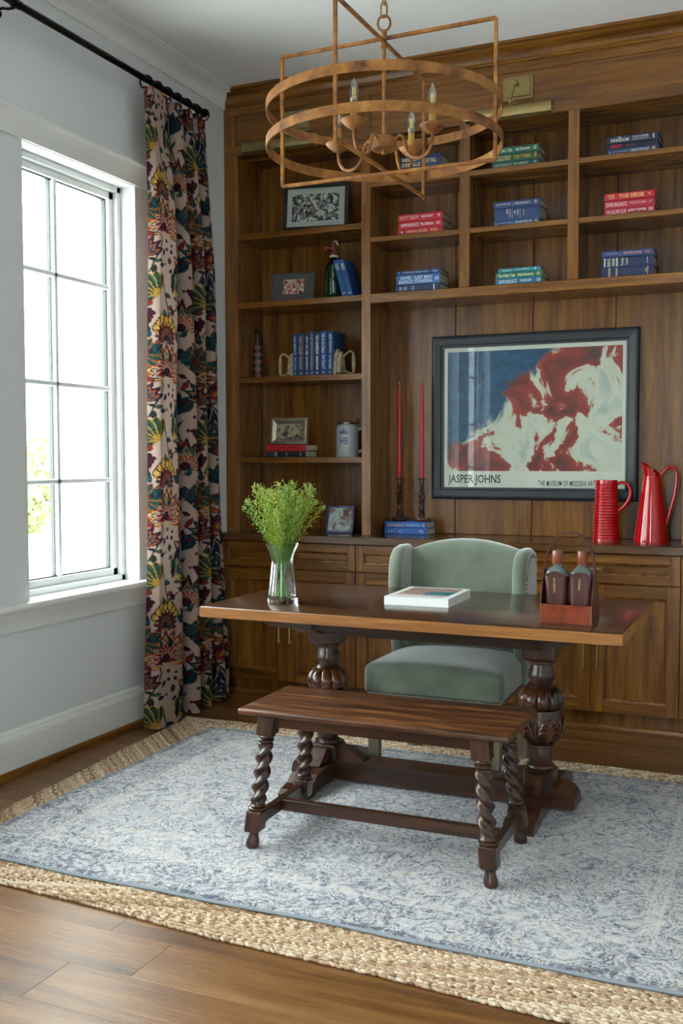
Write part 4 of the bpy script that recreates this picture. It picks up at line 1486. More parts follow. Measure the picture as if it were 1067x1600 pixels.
# ================================================================== PICTURE LIGHTS
def picture_light(xp, xs, lab):
    o = thing('picture_light', lab, 'wall lamp', (xp, 0, 3.165), 0, 'brass picture lights on the frieze')
    w2, h2 = 0.076, 0.057
    m = M()
    m.box(-w2, w2, -0.004, 0.007, -h2, h2, 0.002).box(-w2 + 0.012, w2 - 0.012, -0.012, -0.003, -h2 + 0.012, h2 - 0.012, 0.003)
    m.build('back_plate', 'abrass', o, smooth=False)
    m = M().tube([(0, -0.012, 0.012), (0, -0.045, 0.012)], 0.009, 12).ball((0, -0.05, 0.012), 0.012, 10, 8)
    m.tube([(0, -0.05, 0.012), (-0.012, -0.10, -0.09)], 0.0045, 10).ball((-0.012, -0.10, -0.092), 0.011, 10, 8).tube([(-0.024, -0.10, -0.092), (0.008, -0.10, -0.092)], 0.006, 8)
    m.tube([(-0.012, -0.10, -0.092), (-0.012, -0.108, -0.118)], 0.006, 8)
    m.build('arm', 'abrass', o)
    # half-round shade, open below
    L2 = 0.215
    cx = xs - xp
    pr = []
    for k in range(15):
        a = math.radians(-35 + 250 * k / 14)
        pr.append((-0.118 + 0.031 * math.cos(a), -0.155 + 0.036 * math.sin(a)))
    inn_ = [(-0.118 + (p[0] + 0.118) * 0.94, -0.155 + (p[1] + 0.155) * 0.94) for p in pr]
    m = M()
    n = len(pr)
    vs, fs = [], []
    for xq in (cx - L2, cx + L2):
        vs += [(xq, p[0], p[1]) for p in pr] + [(xq, p[0], p[1]) for p in inn_]
    for i in range(n - 1):
        fs += [(i, i + 1, 2 * n + i + 1, 2 * n + i), (n + i, 3 * n + i, 3 * n + i + 1, n + i + 1)]
    for b_ in (0, 2 * n):
        fs += [(b_ + i, b_ + n + i, b_ + n + i + 1, b_ + i + 1) for i in range(n - 1)]
    fs += [(0, 2 * n, 3 * n, n), (n - 1, 2 * n - 1, 4 * n - 1, 3 * n - 1)]
    m.add(vs, fs)
    for xq in (cx - L2, cx + L2):
        m.prism(pr, 'X', xq - 0.002, xq + 0.002)
    sh_ = m.build('shade', 'abrass', o)
    M().tube([(cx - L2 - 0.012, -0.118, -0.155), (cx - L2, -0.118, -0.155)], 0.006, 8).tube([(cx + L2, -0.118, -0.155), (cx + L2 + 0.012, -0.118, -0.155)], 0.006, 8).build('finial', 'brass', sh_)
    return o
picture_light(0.46, 0.412, 'brass picture light over the tall left-hand shelves, behind the chandelier')
picture_light(1.685, 1.666, 'brass picture light with square back plate, right of the chandelier')

# ================================================================== FRAMED POSTER (plain colour-field stand-in)
def paint(name, cols, scale=8, bright=1.0):
    t = NT(name)
    v = t.coords((scale, scale, scale * 2.2))
    nz = t.n('ShaderNodeTexNoise', i_Scale=1.0, i_Detail=8.0, i_Roughness=0.7, i_Distortion=0.8)
    t.l(v, nz.inputs['Vector'])
    r = t.ramp([(0.28 + 0.44 * i / (len(cols) - 1), c) for i, c in enumerate(cols)])
    t.l(nz.outputs['Fac'], r.inputs['Fac'])
    t.l(r.outputs['Color'], t.b.inputs['Base Color'])
    t.set(Roughness=0.6)
    return t.m
MAT['p_red'] = paint('print_red', ['#4d3230', '#8c2f28', '#a33a2d', '#b0563c'], 14)
MAT['p_cream'] = paint('print_cream', ['#9fb0a8', '#c3c9b8', '#d2d3c2', '#cbb88e'], 14)
MAT['p_blue'] = paint('print_blue', ['#123a56', '#17527a', '#1c5f86', '#3c6b6e'], 14)
MAT['poster'] = plain('poster_paper', '#d9dad0', 0.6)
po = thing('framed_poster', 'large navy-framed abstract poster in blue, red and cream with a lettered white margin', 'picture', (1.699, 0.3, 1.547))
FW2, FH2 = 0.553, 0.444
IW2, IH2 = 0.488, 0.3825
def rail(a, b):
    """mitred moulding between two outer corners a->b"""
    m = M()
    prof = [(0.0, 0.0), (0.0, -0.026), (0.008, -0.034), (0.018, -0.036), (0.05, -0.03), (0.054, -0.024), (0.065, -0.022), (0.065, -0.006)]
    ox = (b[0] - a[0], b[1] - a[1])
    L_ = math.hypot(*ox)
    ux, uz = ox[0] / L_, ox[1] / L_
    nx_, nz_ = -uz, ux
    vs = []
    for (e, sgn) in ((a, 1), (b, -1)):
        for (q, dep) in prof:
            vs.append((e[0] + nx_ * q + ux * q * sgn, dep, e[1] + nz_ * q + uz * q * sgn))
    n = len(prof)
    fs = [(i, i + 1, n + i + 1, n + i) for i in range(n - 1)] + [(n - 1, 0, n, 2 * n - 1), tuple(range(n)), tuple(reversed(range(n, 2 * n)))]
    return m.add(vs, fs)
cs = [(-FW2, -FH2), (FW2, -FH2), (FW2, FH2), (-FW2, FH2)]
for k in range(4):
    rail(cs[k], cs[(k + 1) % 4]).build('frame_rail', 'navyframe', po, smooth=False)
sheet = M().box(-IW2 - 0.004, IW2 + 0.004, -0.009, -0.004, -IH2 - 0.004, IH2 + 0.004).build('sheet', 'poster', po)
def px(x0, x1, z0, z1, mat, name='colour_band'):
    cx, cz_ = (x0 + x1) / 2 - 1.699, (z0 + z1) / 2 - 1.547
    M().box(-(x1 - x0) / 2, (x1 - x0) / 2, -0.0006, 0.0006, -(z1 - z0) / 2, (z1 - z0) / 2).build(name, mat, sheet, (cx, -0.0094, cz_), smooth=False)
t = NT('abstract_print')
v = t.coords((4.2, 1.0, 4.2))
n1 = t.n('ShaderNodeTexNoise', i_Scale=1.0, i_Detail=5.0, i_Roughness=0.6, i_Distortion=0.9)
t.l(v, n1.inputs['Vector'])
r1 = t.ramp([(0.36, '#4d2f2c'), (0.44, '#8c2f28'), (0.495, '#a63c2e'), (0.515, '#c9cbb8'), (0.58, '#d3d5c6'), (0.7, '#aebcb2')])
t.l(n1.outputs['Fac'], r1.inputs['Fac'])
v2 = t.coords((14, 14, 22))
n2 = t.n('ShaderNodeTexNoise', i_Scale=1.0, i_Detail=6.0, i_Roughness=0.7, i_Distortion=0.8)
t.l(v2, n2.inputs['Vector'])
r2 = t.ramp([(0.3, '#123a56'), (0.5, '#17527a'), (0.62, '#1c5f86'), (0.75, '#5f8a8c')])
t.l(n2.outputs['Fac'], r2.inputs['Fac'])
tc = t.n('ShaderNodeTexCoord')
sp = t.n('ShaderNodeSeparateXYZ')
t.l(tc.outputs['Object'], sp.inputs[0])
# soft brushed blue area drifting in from the upper left
e1 = t.n('ShaderNodeMath', operation='MULTIPLY_ADD', i_1=-1.0, i_2=0.05)
t.l(sp.outputs['X'], e1.inputs[0])
e2 = t.n('ShaderNodeMath', operation='ADD')
t.l(e1.outputs[0], e2.inputs[0])
t.l(sp.outputs['Z'], e2.inputs[1])
e3 = t.n('ShaderNodeMath', operation='MULTIPLY_ADD', i_1=0.55, i_2=-0.36)
t.l(n1.outputs['Fac'], e3.inputs[0])
e4 = t.n('ShaderNodeMath', operation='ADD')
t.l(e2.outputs[0], e4.inputs[0])
t.l(e3.outputs[0], e4.inputs[1])
er = t.ramp([(0.16, (0, 0, 0, 1)), (0.2, (1, 1, 1, 1))])
t.l(e4.outputs[0], er.inputs['Fac'])
mx = t.n('ShaderNodeMix', data_type='RGBA')
t.l(er.outputs['Color'], mx.inputs['Factor'])
t.l(r1.outputs['Color'], mx.inputs['A'])
t.l(r2.outputs['Color'], mx.inputs['B'])
vr = t.n('ShaderNodeVectorMath', operation='SCALE', i_Scale=1.0)
t.l(mx.outputs['Result'], vr.inputs[0])
t.l(vr.outputs[0], t.b.inputs['Base Color'])
t.set(Roughness=0.6)
MAT['abstract'] = t.m
px(1.232, 2.167, 1.257, 1.904, 'abstract', 'printed_image')
PM = Matrix.Translation((0, -0.0098, 0)) @ Matrix.Rotation(PI / 2, 4, 'X')
lettering('JASPER JOHNS', 1.236 - 1.699, 1.532 - 1.699, 1.178 - 1.547, 1.237 - 1.547, 'black', sheet, PM)
lettering('THE MUSEUM OF MODERN ART', 1.735 - 1.699, 2.035 - 1.699, 1.178 - 1.547, 1.207 - 1.547, 'black', sheet, PM, bold=0.004, space=1.12)
M().box(-IW2 - 0.003, IW2 + 0.003, -0.0145, -0.0125, -IH2 - 0.003, IH2 + 0.003).build('picture_glass', 'picglass', po)

# ================================================================== BOOKS
CL = {}
def cloth(col):
    if col not in CL:
        CL[col] = plain('cloth_' + col[1:], col, 0.55, noise=0.06, nscale=260)
    return CL[col]
INK = {}
def ink(col):
    if col not in INK:
        INK[col] = plain('ink_' + col[1:], col, 0.4)
    return INK[col]
def book(name, lab, L, Wd, T, col, loc, texts=(), ry=0.0, rz=0.0, group=None, jacket='#d9d3c4', rx=0.0):
    """hardback lying flat: spine along x facing -y, text reads along +x; ry=pi/2 stands it up"""
    o = thing('book', lab, 'book', loc, 0, group)
    o.rotation_euler = (rx, ry, rz)
    bt = 0.0028
    m = M()
    m.box(0, L, 0.002, Wd, 0, bt, 0.0006).box(0, L, 0.002, Wd, T - bt, T, 0.0006)
    # rounded spine
    sp = [(0.004, 0.0), (0.0015, T * 0.03), (0.0, T * 0.2), (0.0, T * 0.8), (0.0015, T * 0.97), (0.004, T), (0.0055, T), (0.0055, 0.0)]
    m.prism(sp, 'X', 0, L)
    m.build('cover', cloth(col), o, smooth=False)
    M().box(0.004, L - 0.004, 0.004, Wd - 0.004, bt, T - bt).build('pages', 'pages', o, smooth=False)
    for (s, a, b, c_, d_, ic, *rot) in texts:
        mx = Matrix.Translation((0, -0.0004, 0)) @ Matrix.Rotation(PI / 2, 4, 'X')
        if rot:     # lettering printed across the spine
            x0_, x1_, z0_, z1_ = a * L, b * L, c_ * T, d_ * T
            mx = Matrix.Translation((x1_, -0.0004, z0_)) @ Matrix.Rotation(PI / 2, 4, 'X') @ Matrix.Rotation(PI / 2, 4, 'Z')
            lettering(s, 0, z1_ - z0_, 0, x1_ - x0_, ink(ic), o, mx, 'title')
        else:
            lettering(s, a * L, b * L, c_ * T, d_ * T, ink(ic), o, mx, 'title')
    return o
W_, G_ = '#d8dde2', '#d6bd86'
NV_, MB, BB = '#1c2f57', '#2f66a3', '#22427a'
def stack(x0, z0, items, place, group, ys=0.03, dep=0.155):
    z = z0
    for k, it in enumerate(items):
        (dx0, L, T, col, lab, texts) = it
        book('book', lab + ' ' + place, L, dep, T, col, (x0 + dx0, ys + (0.004 if k % 2 else 0.0), z), texts, group=group)
        z += T
AU = 'DAVID BALDACCI'
stack(1.048, 2.79, [
    (0, 0.222, 0.058, NV_, 'navy book, lower of the two', [('* ANNIE LEE', .06, .42, .3, .62, W_), ('TOGETHER', .5, .8, .3, .62, W_), ('CB', .86, .95, .3, .7, W_)]),
    (0, 0.222, 0.062, NV_, 'thick navy book, upper of the two', [('NELSON', .05, .5, .55, .85, G_), ('DEMILLE', .05, .5, .12, .42, G_), ('NIGHT FALL', .56, .9, .3, .65, G_)])],
    'in the stack behind the chandelier stem', 'navy books behind the chandelier')
stack(1.036, 2.502, [
    (0, 0.249, 0.033, '#a81520', 'red gold-lettered book at the bottom', [('*', .07, .11, .3, .7, W_), ('ONE WAS A SOLDIER', .2, .66, .3, .7, '#d9b48a'), ('MB', .74, .9, .25, .75, '#d98a72')]),
    (0.003, 0.243, 0.037, '#b8182a', 'red white-lettered book in the middle', [(AU, .06, .46, .28, .74, W_), ('The Collectors', .5, .8, .3, .74, W_), ('GC', .86, .95, .3, .7, W_)]),
    (0.003, 0.243, 0.037, '#b8182a', 'red book on top', [('SCOTT TUROW', .04, .47, .26, .76, '#c9a9a4'), ('INNOCENT', .53, .8, .34, .68, W_), ('9', .9, .95, .3, .68, W_)])],
    'of the red stack nearest the tall shelves', 'red books on the middle shelf')
stack(1.024, 2.203, [
    (0, 0.246, 0.041, NV_, 'dark navy book at the bottom', [('88 48', .08, .26, .2, .75, '#8f9cb4'), ('18', .36, .43, .2, .8, '#8f9cb4'), ('I', .86, .88, .15, .85, W_)]),
    (0.003, 0.243, 0.05, MB, 'mid-blue large-lettered book in the middle', [('DAVID', .1, .34, .52, .86, W_), ('BALDACCI', .06, .38, .12, .46, W_), ('I', .415, .42, .1, .9, W_), ('LAST MAN', .44, .82, .52, .86, W_), ('STANDING', .44, .82, .12, .46, W_), ('CB', .88, .97, .3, .65, W_)]),
    (0.003, 0.243, 0.022, '#233f6e', 'slim navy book on top', [('*', .05, .08, .3, .75, W_), ('ALL MORTAL FLESH - Julia Spencer-Fleming', .14, .74, .25, .75, '#aebbd0'), ('MB', .84, .96, .2, .8, '#7fa6cf')])],
    'of the stack above the candlesticks', 'blue books on the long shelf')
stack(1.545, 2.79, [
    (0, 0.24, 0.031, '#174a48', 'dark teal book at the bottom', [('KATE ATKINSON', .06, .4, .3, .7, '#a9b8a0'), ('I', .42, .425, .1, .9, '#a9b8a0'), ('THE COMMITMENT', .46, .78, .3, .7, '#a9b8a0'), ('MB', .9, .96, .3, .7, '#a9b8a0')]),
    (0.002, 0.238, 0.039, '#1b5238', 'dark green gold-lettered book in the middle', [('CLIVE CUSSLER', .05, .4, .54, .8, G_), ('THOMAS PERRY', .05, .4, .2, .46, G_), ('THE TOMBS', .46, .83, .26, .74, '#c98f4a'), ('8', .9, .95, .15, .85, '#d88a3a')]),
    (0, 0.24, 0.033, '#1e5a57', 'teal-green book on top', [("The Wife's Tale", .04, .44, .25, .78, '#cfd4a8'), ('Aida Edemariam', .5, .82, .3, .75, '#cfd4a8'), ('o', .89, .95, .2, .8, '#d8c85a')])],
    'of the green stack beside the chandelier hoop', 'green books on the top shelf')
stack(1.556, 2.502, [
    (0, 0.238, 0.026, '#26467c', 'slim blue book at the bottom', [('*', .04, .07, .25, .7, W_), ('JULIA SPENCER-FLEMING', .12, .4, .35, .65, '#aebbd0'), ('I', .42, .424, .15, .85, W_), ('THROUGH THE EVIL DAYS', .46, .84, .25, .75, W_), ('MB', .89, .95, .2, .8, G_)]),
    (0.003, 0.236, 0.064, '#223a6b', 'very thick blue book in the middle', [('Bill', .26, .3, .55, .85, W_, 1), ('Clinton', .31, .36, .22, .88, '#d9b9a0', 1), ('l', .39, .395, .1, .9, W_), ('My', .43, .47, .5, .75, W_, 1), ('Life', .48, .53, .38, .8, '#d9b9a0', 1), ('l', .56, .565, .1, .9, W_), ('Knopf', .62, .66, .3, .75, '#d9b9a0', 1)]),
    (0, 0.239, 0.033, '#223a6b', 'navy book with pale lettering on top', [('JOHN GRISHAM', .05, .36, .3, .66, '#c2b5b0'), ('A TIME FOR MERCY', .42, .8, .3, .68, '#c2b5b0'), ('+', .87, .93, .15, .9, G_)])],
    'of the stack holding the thickest blue book', 'blue books on the middle shelf')
stack(1.567, 2.203, [
    (0, 0.238, 0.035, '#1b6687', 'teal-blue book at the bottom', [(AU, .08, .46, .25, .78, W_), ('THE ESCAPE', .54, .78, .35, .7, W_), ('CB', .89, .97, .3, .7, W_)]),
    (0, 0.238, 0.029, '#216b5c', 'sea-green book in the middle', [("The Wife's Tale", .06, .42, .22, .78, '#d6d9a2'), ('Aida Edemariam', .48, .82, .28, .75, '#d6d9a2'), ('o', .89, .95, .2, .8, '#e0cf57')]),
    (0.014, 0.217, 0.021, '#237a85', 'slim turquoise book on top', [('THE COLONY', .1, .32, .2, .65, '#bfd6cf'), ('JULIA FLEMING', .42, .74, .4, .7, W_), ('8', .86, .9, .2, .8, W_)])],
    'of the teal stack above the poster', 'teal books on the long shelf')
stack(2.118, 2.79, [
    (0, 0.238, 0.028, '#1e3a66', 'slim blue book at the bottom', [('*', .04, .07, .25, .7, W_), ('JULIA SPENCER-FLEMING', .12, .4, .35, .65, '#aebbd0'), ('I', .42, .424, .15, .85, W_), ('THROUGH THE EVIL DAYS', .46, .84, .25, .75, W_), ('MB', .89, .95, .2, .8, G_)]),
    (0, 0.236, 0.026, '#141c36', 'black-navy book with red lettering in the middle', [('VENDETTA', .08, .3, .2, .85, '#d1142a'), ('The Son', .38, .55, .35, .75, '#b01428'), ('Ivory', .82, .93, .35, .65, '#a01428')]),
    (0, 0.238, 0.034, '#1b2f55', 'navy book with cream lettering on top', [('THE', .22, .28, .72, .88, W_), ('KINGDOM', .08, .43, .22, .66, '#e2d3b8'), ('CLIVE CUSSLER', .5, .82, .55, .82, W_), ('AND GRANT BLACKWOOD', .5, .82, .22, .44, '#d9b9a0'), ('I', .9, .93, .2, .85, G_)])],
    'of the highest stack on the right', 'navy books on the top shelf')
stack(2.108, 2.502, [
    (0, 0.237, 0.033, '#a3142c', 'crimson book at the bottom', [('THE HELLFIRE CLUB', .04, .44, .2, .8, '#e6b9bb'), ('JAKE TAPPER', .48, .84, .3, .72, W_), ('00', .88, .97, .25, .8, '#e6b9bb')]),
    (0, 0.237, 0.039, '#a8162e', 'crimson book in the middle', [(AU, .04, .45, .25, .75, '#e9c9c9'), ('THE SIXTH MAN', .5, .84, .34, .7, '#d99a9a'), ('GC', .88, .95, .35, .65, '#d99a9a')]),
    (0, 0.237, 0.034, '#b51a26', 'scarlet book with gold lettering on top', [('STEPHEN', .07, .21, .52, .8, G_), ('WHITE', .09, .2, .2, .46, G_), ('THE SIEGE', .29, .79, .24, .78, '#e4c07a'), ('<(', .86, .92, .3, .7, '#f0d9a0')])],
    'of the red stack at the right edge', 'red books at the right')
stack(2.1, 2.203, [
    (0, 0.244, 0.05, '#1a2750', 'thick navy book with gold bands at the bottom', [('llllll', .13, .17, .1, .92, G_, 1), ('oooo', .27, .31, .1, .9, G_, 1), ('I', .885, .895, .1, .95, G_), ('D', .84, .87, .4, .75, G_, 1)]),
    (0.001, 0.243, 0.05, '#1a2750', 'thick navy book with silver lettering in the middle', [('MMMM', .03, .07, .1, .9, W_, 1), ('BARACK', .1, .16, .1, .9, '#c9cfb2', 1), ('OBAMA', .19, .25, .1, .9, '#c9cfb2', 1), ('MMMM', .27, .31, .1, .9, W_, 1), ('Promised', .36, .42, .15, .85, '#c9cfb2', 1), ('Land', .45, .5, .2, .8, '#c9cfb2', 1), ('Crown', .86, .89, .2, .8, W_, 1)]),
    (0, 0.244, 0.029, '#2a3d6d', 'blue book with copper lettering on top', [('JULIA SPENCER-FLEMING', .07, .32, .35, .65, '#8d97b4'), ('I', .355, .36, .1, .9, '#d99a80'), ('HID FROM OUR EYES', .42, .77, .28, .72, '#d99a80'), ('MB', .84, .93, .2, .8, '#c96a62')])],
    'of the stack above the poster corner', 'navy books at the right')
# pair under the candlesticks
stack(0.918, 0.91, [
    (0, 0.248, 0.034, '#2a5ea8', 'bright blue book, lower of the two', [('[ o ]', .1, .24, .2, .82, '#c9c3c0'), ('o ]', .33, .41, .2, .82, '#c9c3c0'), ('>)', .82, .91, .2, .82, W_)]),
    (0.0, 0.243, 0.036, '#235aa8', 'bright blue book, upper of the two', [(AU, .06, .46, .22, .7, '#d3b9a4'), ('The Whole Truth', .5, .84, .3, .72, '#a9c3e6'), ('CB', .88, .96, .3, .72, '#d3b9a4')])],
    'under the twisted candlesticks', 'blue books under the candlesticks', ys=0.14, dep=0.15)

# row of seven standing books between the iron bookends
sx0 = 0.409
row7 = [(0.027, 0.232, '#1d3f74', 'light-lettered blue book, first of the row beside the left iron', '#9fd0e6', 'NO MERCY', 'JAMES PATTERSON'),
        (0.044, 0.234, '#22355f', 'navy book with gold lettering, second of the row', '#c9a878', 'CLIVE CUSSLER', 'POLAR SHIFT'),
        (0.031, 0.230, '#16264c', 'dark book with bold white lettering, third of the row', '#d8e2ea', 'CITY OF LIES', 'DON WINSLOW'),
        (0.029, 0.241, '#244a82', 'blue book with red lettering, fourth of the row', '#c98a80', 'A BETTER PLACE', 'HARRIS'),
        (0.037, 0.234, '#1c3462', 'navy book with white lettering, fifth of the row', '#e2e6ea', 'THE CONFESSION', 'GRISHAM'),
        (0.040, 0.242, '#1f4a86', 'mid-blue book with fine white lettering, sixth of the row', '#d3dce6', 'Fall of the Giants', 'KEN FOLLETT'),
        (0.039, 0.238, '#1d3c70', 'blue book with a pale title, last of the row beside the right iron', '#b9d6e6', 'JANET EVANOVICH', 'TO THE NINES')]
x = sx0
for (T, H, col, lab, ic, t1, t2) in row7:
    book('book', lab, H, 0.16, T - 0.001, col, (x, 0.04, 1.785 + H), [(t1, .06, .5, .25, .75, ic), (t2, .54, .86, .3, .7, ic), ('o', .92, .96, .3, .7, ic)], ry=PI / 2, group='books between the iron bookends')
    x += T
# two books leaning against the green bottle
for k, (lab) in enumerate(('leaning blue book touching the green bottle', 'leaning blue book on the far side from the green bottle')):
    ang = math.radians(15.5)
    T = 0.031
    L = 0.205
    bx = 0.712 + k * (T / math.cos(ang) + 0.001)
    o = book('book', lab, L, 0.15, T, '#1a4a86', (0, 0, 0), [('NO', .1, .2, .2, .8, W_), ('EASY', .1, .26, .3, .7, G_), ('OUT', .2, .28, .2, .8, W_), ('x', .9, .94, .2, .8, W_)], group='books leaning on the green bottle')
    o.rotation_euler = (0, PI / 2 - ang, 0)
    # after the turn the spine foot sits on the shelf
    o.location = (bx - L * math.sin(ang), 0.035, 2.203 + L * math.cos(ang))

# red and black books under the silver frame
book('book', 'black book with red page edge, lying under the red book', 0.246, 0.16, 0.034, '#171a22', (0.233, 0.05, 1.334), [('18', .2, .28, .1, .9, '#b9ab8a'), ('>', .5, .55, .2, .85, '#b9ab8a'), ('I', .87, .89, .1, .9, '#b9ab8a')], group='books under the silver frame')
book('book', 'red book lying directly under the silver picture frame', 0.246, 0.17, 0.036, '#b0131c', (0.233, 0.05, 1.368), [('A VERY STABLE GENIUS', .12, .78, .45, .7, '#4a1012'), ('o', .87, .91, .3, .7, '#2a0a0a')], group='books under the silver frame')

# ================================================================== PHOTO FRAMES AND SHELF OBJECTS
def picmat(name, cols, scale, dis=1.5, seed=0):
    t = NT(name)
    v = t.coords((scale,) * 3)
    ad = t.n('ShaderNodeVectorMath', operation='ADD')
    ad.inputs[1].default_value = (seed, seed * 2, seed * 3)
    t.l(v, ad.inputs[0])
    nz = t.n('ShaderNodeTexNoise', i_Scale=1.0, i_Detail=3.0, i_Distortion=dis)
    t.l(ad.outputs[0], nz.inputs['Vector'])
    r = t.ramp([(0.3 + 0.42 * i / (len(cols) - 1), c) for i, c in enumerate(cols)])
    t.l(nz.outputs['Fac'], r.inputs['Fac'])
    t.l(r.outputs['Color'], t.b.inputs['Base Color'])
    t.set(Roughness=0.35)
    return t.m
MAT['ph_bw'] = picmat('photo_black_white', ['#0c0c0c', '#1c1c1c', '#6d6d6a', '#cfcfca', '#2a2a2a'], 34, 1.0, 1)
MAT['ph_fire'] = picmat('photo_colour', ['#1c1a1a', '#40302c', '#b03a2a', '#e0d8cc', '#2a4a6a', '#e08a2a'], 26, 2.0, 2)
MAT['ph_group'] = picmat('photo_group', ['#1a1c24', '#3a3a40', '#8d8468', '#b7ab88', '#4a4d52'], 36, 1.2, 3)
MAT['ph_baby'] = picmat('photo_soft', ['#3a2e2c', '#8d6a62', '#a9b8b4', '#c3d2cc', '#6f8f92'], 24, 1.0, 4)

def frame(name, lab, w_, h_, bw, depth, fm, mm, mat_w, pm, loc, lean, rz=0.0, steps=None, cat='picture frame'):
    """free-standing frame; local x width, z height, leaning back by lean; foot at loc"""
    o = thing(name, lab, cat, loc)
    o.rotation_euler = (-lean, 0, rz)
    x = w_ / 2
    prof = steps or [(0, 0.0), (0, -depth), (bw, -depth), (bw, -0.004)]
    cs_ = [(-x, 0), (x, 0), (x, h_), (-x, h_)]
    for k in range(4):
        a, b = cs_[k], cs_[(k + 1) % 4]
        L_ = math.hypot(b[0] - a[0], b[1] - a[1])
        ux, uz = (b[0] - a[0]) / L_, (b[1] - a[1]) / L_
        vs = []
        for (e, sg) in ((a, 1), (b, -1)):
            for (q, dp) in prof:
                vs.append((e[0] - uz * q + ux * q * sg, dp, e[1] + ux * q + uz * q * sg))
        n = len(prof)
        fs = [(i, i + 1, n + i + 1, n + i) for i in range(n - 1)] + [(n - 1, 0, n, 2 * n - 1), tuple(range(n)), tuple(reversed(range(n, 2 * n)))]
        M().add(vs, fs).build('frame_rail', fm, o, smooth=False)
    M().box(-x + bw * 0.6, x - bw * 0.6, -0.005, -0.001, bw * 0.6, h_ - bw * 0.6).build('mount', mm, o)
    if mat_w is not None:
        l_, r_, b_, t_ = mat_w
        ph = M().box(-(x - bw) + l_, (x - bw) - r_, -0.0062, -0.0048, bw + b_, h_ - bw - t_).build('photo', pm, o)
    # easel strut
    M().prism([(0.0, h_ * 0.75), (0.0, h_ * 0.7), (0.06 + h_ * math.tan(lean) * 0.0, 0.006 + 0.06 * math.tan(lean)), (0.064, 0.012 + 0.06 * math.tan(lean))], 'X', -0.02, 0.02).build('strut', 'blackframe', o, smooth=False)
    return o
frame('photo_frame', 'black-framed black and white photo with a wide grey mount, high on the shelves', 0.372, 0.262, 0.02, 0.02, 'blackframe', 'greymat', (0.028, 0.036, 0.034, 0.034), 'ph_bw', (0.53, 0.085, 2.5855), math.radians(8), math.radians(10))
frame('photo_frame', 'dark slate-mounted small colour picture beside the green bottle', 0.252, 0.165, 0.006, 0.012, 'slatemat', 'slatemat', (0.062, 0.055, 0.038, 0.03), 'ph_fire', (0.385, 0.085, 2.2035), math.radians(10), math.radians(8))
frame('photo_frame', 'silver stepped frame with a group photo, standing on the red book', 0.226, 0.152, 0.032, 0.018, 'silver', 'silver', (0.0, 0.0, 0.0, 0.0), 'ph_group', (0.362, 0.085, 1.4045), math.radians(8), math.radians(3), [(0, 0), (0, -0.012), (0.003, -0.02), (0.01, -0.02), (0.012, -0.015), (0.016, -0.014), (0.018, -0.018), (0.025, -0.014), (0.032, -0.007), (0.032, -0.004)])
frame('photo_frame', 'small blue enamel frame with a pale photo, on the counter by the greenery', 0.162, 0.152, 0.011, 0.01, 'blueframe', 'silver', (0.0, 0.0, 0.0, 0.0), 'ph_baby', (0.664, 0.10, 0.9105), math.radians(14), math.radians(2))

# soda siphon
o = thing('soda_siphon', 'green glass soda siphon with a worn red spout head', 'bottle', (0.62, 0.13, 2.203))
M().lathe([(0.05, 0.0), (0.053, 0.004), (0.053, 0.14), (0.051, 0.16), (0.044, 0.185), (0.032, 0.205), (0.02, 0.222), (0.017, 0.236)], 32).build('bottle', 'greenglass', o)
M().lathe([(0.024, 0.236), (0.026, 0.239), (0.026, 0.244), (0.023, 0.247)], 24).build('collar', 'porc', o)
m = M().lathe([(0.02, 0.246), (0.021, 0.256), (0.016, 0.266), (0.01, 0.272), (0.009, 0.30), (0.011, 0.305), (0.011, 0.318), (0.008, 0.33), (0.0, 0.334)], 20)
m.tube([(0, 0, 0.285), (-0.02, -0.008, 0.29), (-0.042, -0.016, 0.288), (-0.05, -0.018, 0.272)], [0.007, 0.006, 0.007, 0.008], 10)
m.tube([(0, 0, 0.312), (-0.016, -0.006, 0.314)], 0.006, 8)
m.build('spout_head', 'rust', o)
M().tube([(0.006, -0.004, 0.325), (0.022, -0.008, 0.318), (0.031, -0.01, 0.298)], [0.003, 0.0045, 0.003], 8, flat=(1, 1.5)).build('lever', 'porc', o)

# tall ringed bottle vase
o = thing('bottle_vase', 'slender red and black checked bottle vase on the left-hand shelf', 'vase', (0.15, 0.11, 1.785))
bprof = [(0.03, 0.0), (0.031, 0.004), (0.032, 0.08), (0.031, 0.15), (0.028, 0.185), (0.02, 0.21), (0.0125, 0.225), (0.012, 0.24), (0.018, 0.258), (0.022, 0.263), (0.02, 0.265), (0.01, 0.25)]
t = NT('checked_lacquer')
tc = t.n('ShaderNodeTexCoord')
sp = t.n('ShaderNodeSeparateXYZ')
t.l(tc.outputs['Object'], sp.inputs[0])
zz = t.n('ShaderNodeMath', operation='MULTIPLY', i_1=24.0)
t.l(sp.outputs['Z'], zz.inputs[0])
fl_ = t.n('ShaderNodeMath', operation='FRACT')
t.l(zz.outputs[0], fl_.inputs[0])
an = t.n('ShaderNodeMath', operation='ARCTAN2')
t.l(sp.outputs['Y'], an.inputs[0])
t.l(sp.outputs['X'], an.inputs[1])
an2 = t.n('ShaderNodeMath', operation='SINE')
an1 = t.n('ShaderNodeMath', operation='MULTIPLY', i_1=7.0)
t.l(an.outputs[0], an1.inputs[0])
t.l(an1.outputs[0], an2.inputs[0])
g1 = t.n('ShaderNodeMath', operation='GREATER_THAN', i_1=0.48)
t.l(fl_.outputs[0], g1.inputs[0])
g2 = t.n('ShaderNodeMath', operation='GREATER_THAN', i_1=0.0)
t.l(an2.outputs[0], g2.inputs[0])
mA = t.n('ShaderNodeMix', data_type='RGBA')
t.l(g2.outputs[0], mA.inputs['Factor'])
mA.inputs['A'].default_value = lin('#6d1a16')
mA.inputs['B'].default_value = lin('#8a5a4c')
mB = t.n('ShaderNodeMix', data_type='RGBA')
